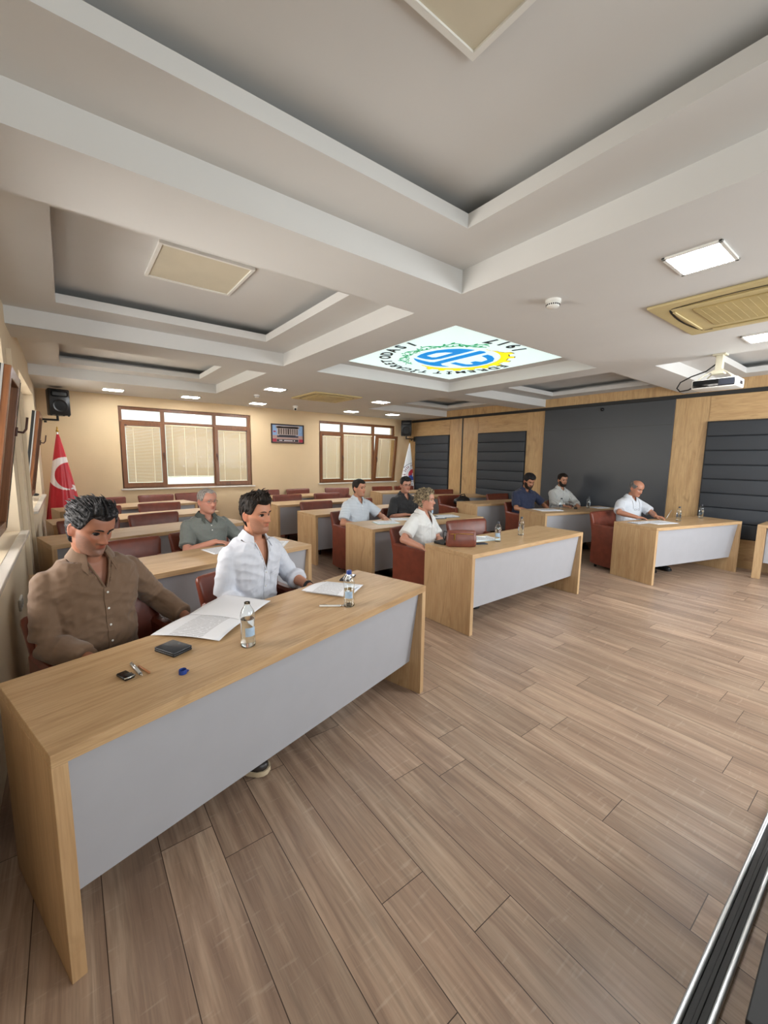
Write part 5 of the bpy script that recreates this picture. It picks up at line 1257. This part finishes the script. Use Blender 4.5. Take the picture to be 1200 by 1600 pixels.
    if P.get('neck_glasses'):
        mb = MB(); pts = [T(.055*math.cos(a), -.01+.05*math.sin(a), .545) for a in np.linspace(-.2, math.pi+.2, 12)]; L = chest(-.07, .36, .008); R_2 = chest(.07, .36, .008)
        mb.tube([L]+[chest(-.066, h, .006) for h in (.40, .45, .49)]+[T(-.062, -.055, .53)]+pts[::-1]+[T(.062, -.055, .53)]+[chest(.066, h, .006) for h in (.49, .45, .40)]+[R_2], .0016, 6)
        for s in (-1, 1): mb.tube([chest(s*.036+.022*math.cos(a), .345+.014*math.sin(a), .012) for a in np.linspace(0, 2*math.pi, 17)[:-1]], .0014, 6, True)
        mb.build('hanging_glasses', M['black'], t, True)
    if P.get('watch'):
        s = P['watch']; W_ = hands[s]; d = (W_-elb[s]).normalized(); ax = d.cross(Vector((0, 0, 1))).normalized(); ay = d.cross(ax); mb = MB(); c = W_-d*.025
        mb.loft([[c+d*l+(ax*math.cos(q*math.pi/10)+ay*math.sin(q*math.pi/10))*r for q in range(20)] for l, r in ((-.011, .0325), (-.010, .035), (.010, .034), (.011, .0315))]); mb.ball(c-ay*.033, .018, .018, .006); mb.build('watch', M['black'], t, 50)
    return t, T, hands

M['eye_white'] = plain('eye_white', '#C9C2BC', 0.3, 0.02); M['iris'] = plain('dark_iris', '#2A1B12', 0.15, 0.02)
def hairm(name, c1, c2, k=0.5, sc=(140, 140, 22)):
    g = G(name); v = g.coord(); n = g.noise(g.scale(v, sc), 1.0, 3, .6, .4); g.base(g.ramp(n, [(k-.10, hexc(c1)), (k+.12, hexc(c2))])); g.rough(0.65); g.b.inputs['Specular IOR Level'].default_value = 0.25; g.bump(n, .4, .003); return g.m
HAIR_PEP = hairm('dark_grey_streaked_hair', '#131214', '#5C5C60', .60, (70, 14, 70)); HAIR_DK = hairm('dark_brown_hair', '#0E0A08', '#241911', .5, (90, 40, 60)); HAIR_BLK = hairm('black_hair', '#0D0C0D', '#242022', .5)
HAIR_GREY = hairm('short_grey_hair', '#6A6562', '#A8A29C', .5); HAIR_BLOND = hairm('grey_blonde_curly_hair', '#4A4034', '#AE9E80', .50, (50, 50, 50)); HAIR_SALT = hairm('grey_black_side_hair', '#3A3A3C', '#8A8886', .5)
BEARD = hairm('dark_beard', '#15110F', '#30261F', .5)
TR_DK = plain('dark_trousers', '#1C1E26', 0.8, 0.1, 20, 0.1); TR_GY = plain('grey_trousers', '#4A4C50', 0.8, 0.1, 20, 0.1); TR_BL = plain('blue_jeans', '#2C3A52', 0.8, 0.1, 20, 0.1)
SOLE = plain('pale_shoe_sole', '#C8B79A', 0.6, 0.05)

person('p', 'man with grey-streaked dark hair in a brown linen shirt, looking down, nearest to the camera', 0.062, 2.44, 24, dict(head_dx=-.032, 
    seed=1, vox=.0048, skin='#9C6850', stubble='#6E554A', stub_k=.75, torso=1.03, girth=1.04, shoulder=1.03, lean=4, hip_y=.04, hyaw=8, hpitch=20, hroll=4, hs=1.04, neck_fwd=.01, eye_open=.12, browk=1.15, fat=.04,
    brow=BEARD, hair=dict(t=(.022, .010, .015), ftop=.014, line=.186, mat=HAIR_PEP, locks=520, flow=(.15, 1.0, .1), lift=.45, ll=1.6, w=.35), rh=('w', .02, 2.14, .69), lh=('w', .47, 2.43, .69), pole_rh=(-.22, .35, -.9), pole_lh=(.6, .35, -.7),
    shirt=dict(mat=cloth_mat('brown_linen', 'linen', '#68503C', '#7E6650'), inf=.016, sleeve=1.93, placket=(-.05, .50), bstep=.078, wrinkle=.011, vneck=.10, open=36, arm_loose=1.0, px=.0), trousers=TR_DK, shoe=plain('dark_shoe', '#2A2422', .4), sole=SOLE,
    foot_l=(.28, -.62, .11), toe=.3))
person('p', 'smiling man with short dark hair in a white linen shirt with rolled sleeves', 0.91, 2.66, 22, dict(
    seed=2, vox=.0048, skin='#BC8468', stubble='#7A5B4C', stub_k=.6, torso=.99, girth=1.0, lean=9, hip_y=.02, hyaw=4, hpitch=2, hs=1.03, neck_fwd=.0, eye_open=.8, gaze=.3,
    brow=BEARD, hair=dict(t=(.022, .007, .008), ftop=.014, line=.184, mat=HAIR_DK, locks=300, flow=(.1, -.5, .8), lift=.6, w=.4), rh=('w', .80, 2.32, .705), lh=('w', 1.27, 2.47, .70), pole_rh=(-.12, .5, -.85), pole_lh=(.6, .3, -.7), watch=1,
    shirt=dict(mat=cloth_mat('white_linen', 'linen', '#C9CEDA', '#E2E6EE', .75), inf=.016, sleeve=1.42, cuff=1, placket=(-.05, .42), bstep=.095, wrinkle=.010, vneck=.15, open=42, pocket=1), trousers=TR_BL, shoe=M['black']))
person('p', 'older man with glasses in a grey striped polo shirt', 1.05, 4.22, 10, dict(
    seed=3, vox=.0075, skin='#B98470', stubble='#9A7A70', stub_k=.3, torso=.87, girth=1.10, lean=3, hyaw=9, hpitch=2, hs=1.0, fat=.12, brow=HAIR_GREY, glasses=M['black'], gr=.0009,
    hair=dict(t=(.006, .005, .006), line=.198, mat=HAIR_GREY, w=.2), rh=('w', 1.06, 3.97, .785), lh=('w', 1.38, 4.02, .775), hdir_rh=(.65, -.75, -.05), curl_rh=.5, pole_rh=(-.8, .1, -.5),
    shirt=dict(mat=cloth_mat('grey_striped_knit', 'stripe', '#4E5451', '#8A918D'), inf=.013, sleeve=.80, flare=.008, placket=(.38, .50), bstep=.05, wrinkle=.006, vneck=.04, cmat=plain('dark_grey_knit', '#444A46', .8)), trousers=TR_GY))
person('p', 'dark-haired man in a pale blue-white polo shirt', 3.22, 4.82, 4, dict(
    seed=4, vox=.0075, skin='#B58268', stubble='#8A6A5A', stub_k=.45, torso=.90, girth=1.05, lean=5, hyaw=10, hs=1.0, brow=BEARD,
    hair=dict(t=(.012, .006, .007), line=.182, mat=HAIR_DK, w=.3), rh=('w', 3.06, 4.50, .70), lh=('w', 3.45, 4.47, .77), pole_rh=(-.7, .3, -.7), pole_lh=(.8, .3, -.5),
    shirt=dict(mat=cloth_mat('pale_polo_knit', 'finestripe', '#C3CBD4', '#8E98A6'), inf=.014, sleeve=.80, flare=.010, placket=(.38, .50), bstep=.05, wrinkle=.006, vneck=.05), trousers=TR_DK))
person('p', 'man in a black shirt and glasses behind the curly-haired woman', 4.08, 4.80, -2, dict(
    seed=5, vox=.0075, skin='#B07E68', stubble='#7E6256', stub_k=.4, torso=.93, lean=2, hyaw=-14, hpitch=3, hs=.98, brow=BEARD, glasses=M['black'], gr=.0017,
    hair=dict(t=(.020, .004, .005), ftop=.006, line=.184, mat=HAIR_BLK, w=.3), rh=('w', 3.86, 4.50, .775), lh=('w', 4.16, 4.50, .775),
    shirt=dict(mat=cloth_mat('black_cotton', 'plain', '#131317'), inf=.014, sleeve=1.0, flare=.006, placket=(.0, .50), bstep=.09, wrinkle=.007, vneck=.06), trousers=TR_DK, button=M['black']))
person('p', 'woman with short curly greying blonde hair in a white short-sleeved blouse', 3.07, 3.28, 16, dict(
    seed=6, vox=.0062, skin='#B98670', torso=.86, shoulder=.90, girth=.96, lean=2, hyaw=14, hpitch=1, hs=.95, brow=HAIR_DK, browk=.7,
    hair=dict(t=(.017, .015, .022), line=.188, nape=.010, mat=HAIR_BLOND, w=.8, fx=6, fz=34, locks=620, curl=1), rh=('w', 2.78, 2.98, .70), lh=('w', 3.14, 2.99, .70), pole_rh=(-.8, .2, -.6), hand=.9, arm=.92,
    shirt=dict(mat=cloth_mat('white_blouse_cotton', 'plain', '#D2D3D2'), inf=.015, sleeve=.78, flare=.014, placket=(-.02, .44), bstep=.08, wrinkle=.009, vneck=.11, open=38), trousers=TR_GY, shoe=M['white_pl']))
person('p', 'bearded man in a navy polo shirt looking down', 6.55, 4.36, -22, dict(
    seed=7, vox=.008, skin='#A27258', torso=1.0, girth=1.12, shoulder=1.06, lean=6, hyaw=2, hpitch=24, hs=1.05, fat=.1, eye_open=.3, brow=BEARD, beard=(.010, BEARD), neck_fwd=.03,
    hair=dict(t=(.026, .010, .010), line=.178, mat=HAIR_BLK, w=.3), rh=('w', 6.36, 4.08, .70), lh=('w', 6.78, 3.98, .70), pole_rh=(-.8, .3, -.5), pole_lh=(.8, .3, -.5),
    shirt=dict(mat=cloth_mat('navy_knit', 'plain', '#17223F'), inf=.014, sleeve=.84, flare=.010, placket=(.38, .50), bstep=.05, wrinkle=.006, vneck=.03), trousers=TR_DK, button=M['gunmetal']))
person('p', 'bearded man in a pale finely striped long-sleeved shirt', 7.42, 4.16, -20, dict(
    seed=8, vox=.008, skin='#A87A60', torso=.99, girth=1.0, lean=3, hyaw=-6, hpitch=4, hs=1.0, brow=BEARD, beard=(.006, BEARD),
    hair=dict(t=(.014, .005, .006), ftop=.004, line=.184, mat=HAIR_DK, w=.3), rh=('w', 7.00, 3.84, .785), lh=('w', 7.32, 3.76, .785), hdir_rh=(.5, -.85, -.05), hdir_lh=(-.5, -.85, -.05), pole_rh=(-.8, .2, -.5), pole_lh=(.8, .2, -.5),
    shirt=dict(mat=cloth_mat('pale_striped_cotton', 'upright', '#C4C6C4', '#8A9098'), inf=.014, sleeve=1.94, cuff=1, placket=(-.02, .52), bstep=.08, wrinkle=.007, vneck=.02), trousers=TR_DK))
person('p', 'balding man in a white polo shirt writing, glasses hanging at his chest', 6.91, 2.71, -18, dict(
    seed=9, vox=.0072, skin='#B27E66', torso=.93, girth=1.08, lean=-2, bend=.3, hyaw=-2, hpitch=22, hs=1.02, fat=.06, eye_open=.3, brow=BEARD, neck_fwd=.03,
    hair=dict(t=(.003, .008, .009), line=.185, bald=1.0, mat=HAIR_SALT, w=.2), rh=('w', 6.50, 2.45, .785), lh=('w', 6.82, 2.32, .79), hdir_rh=(.75, -.6, -.05), hdir_lh=(.35, -.9, -.08), curl_lh=.75, pole_rh=(-.9, .2, -.3), pole_lh=(.9, .2, -.3), neck_glasses=1,
    shirt=dict(mat=cloth_mat('white_polo_knit', 'plain', '#CDD3DC'), inf=.015, sleeve=.84, flare=.012, placket=(.38, .50), bstep=.05, wrinkle=.006, vneck=.05), trousers=TR_GY))
pw = MB(); pw.tube([(0, 0, 0), (.035, -.01, .05), (.085, -.03, .125)], [.0015, .0045, .0045], 10); o = pw.build('pen', M['alu'], None, True); o.location = (6.87, 2.20, ZT+.012); tag(o, 'pen held upright in the balding man\'s left hand', 'pen')
b = MB(); b.box(-.05, .05, -.02, .02, 0, .03, .006); o = b.build('glasses_case', M['black'], None, 40); o.location = (7.0, 3.62, ZT+.0005); o.rotation_euler = (0, 0, .3); tag(o, 'small black case on the bearded men\'s desk between the bottles', 'case')
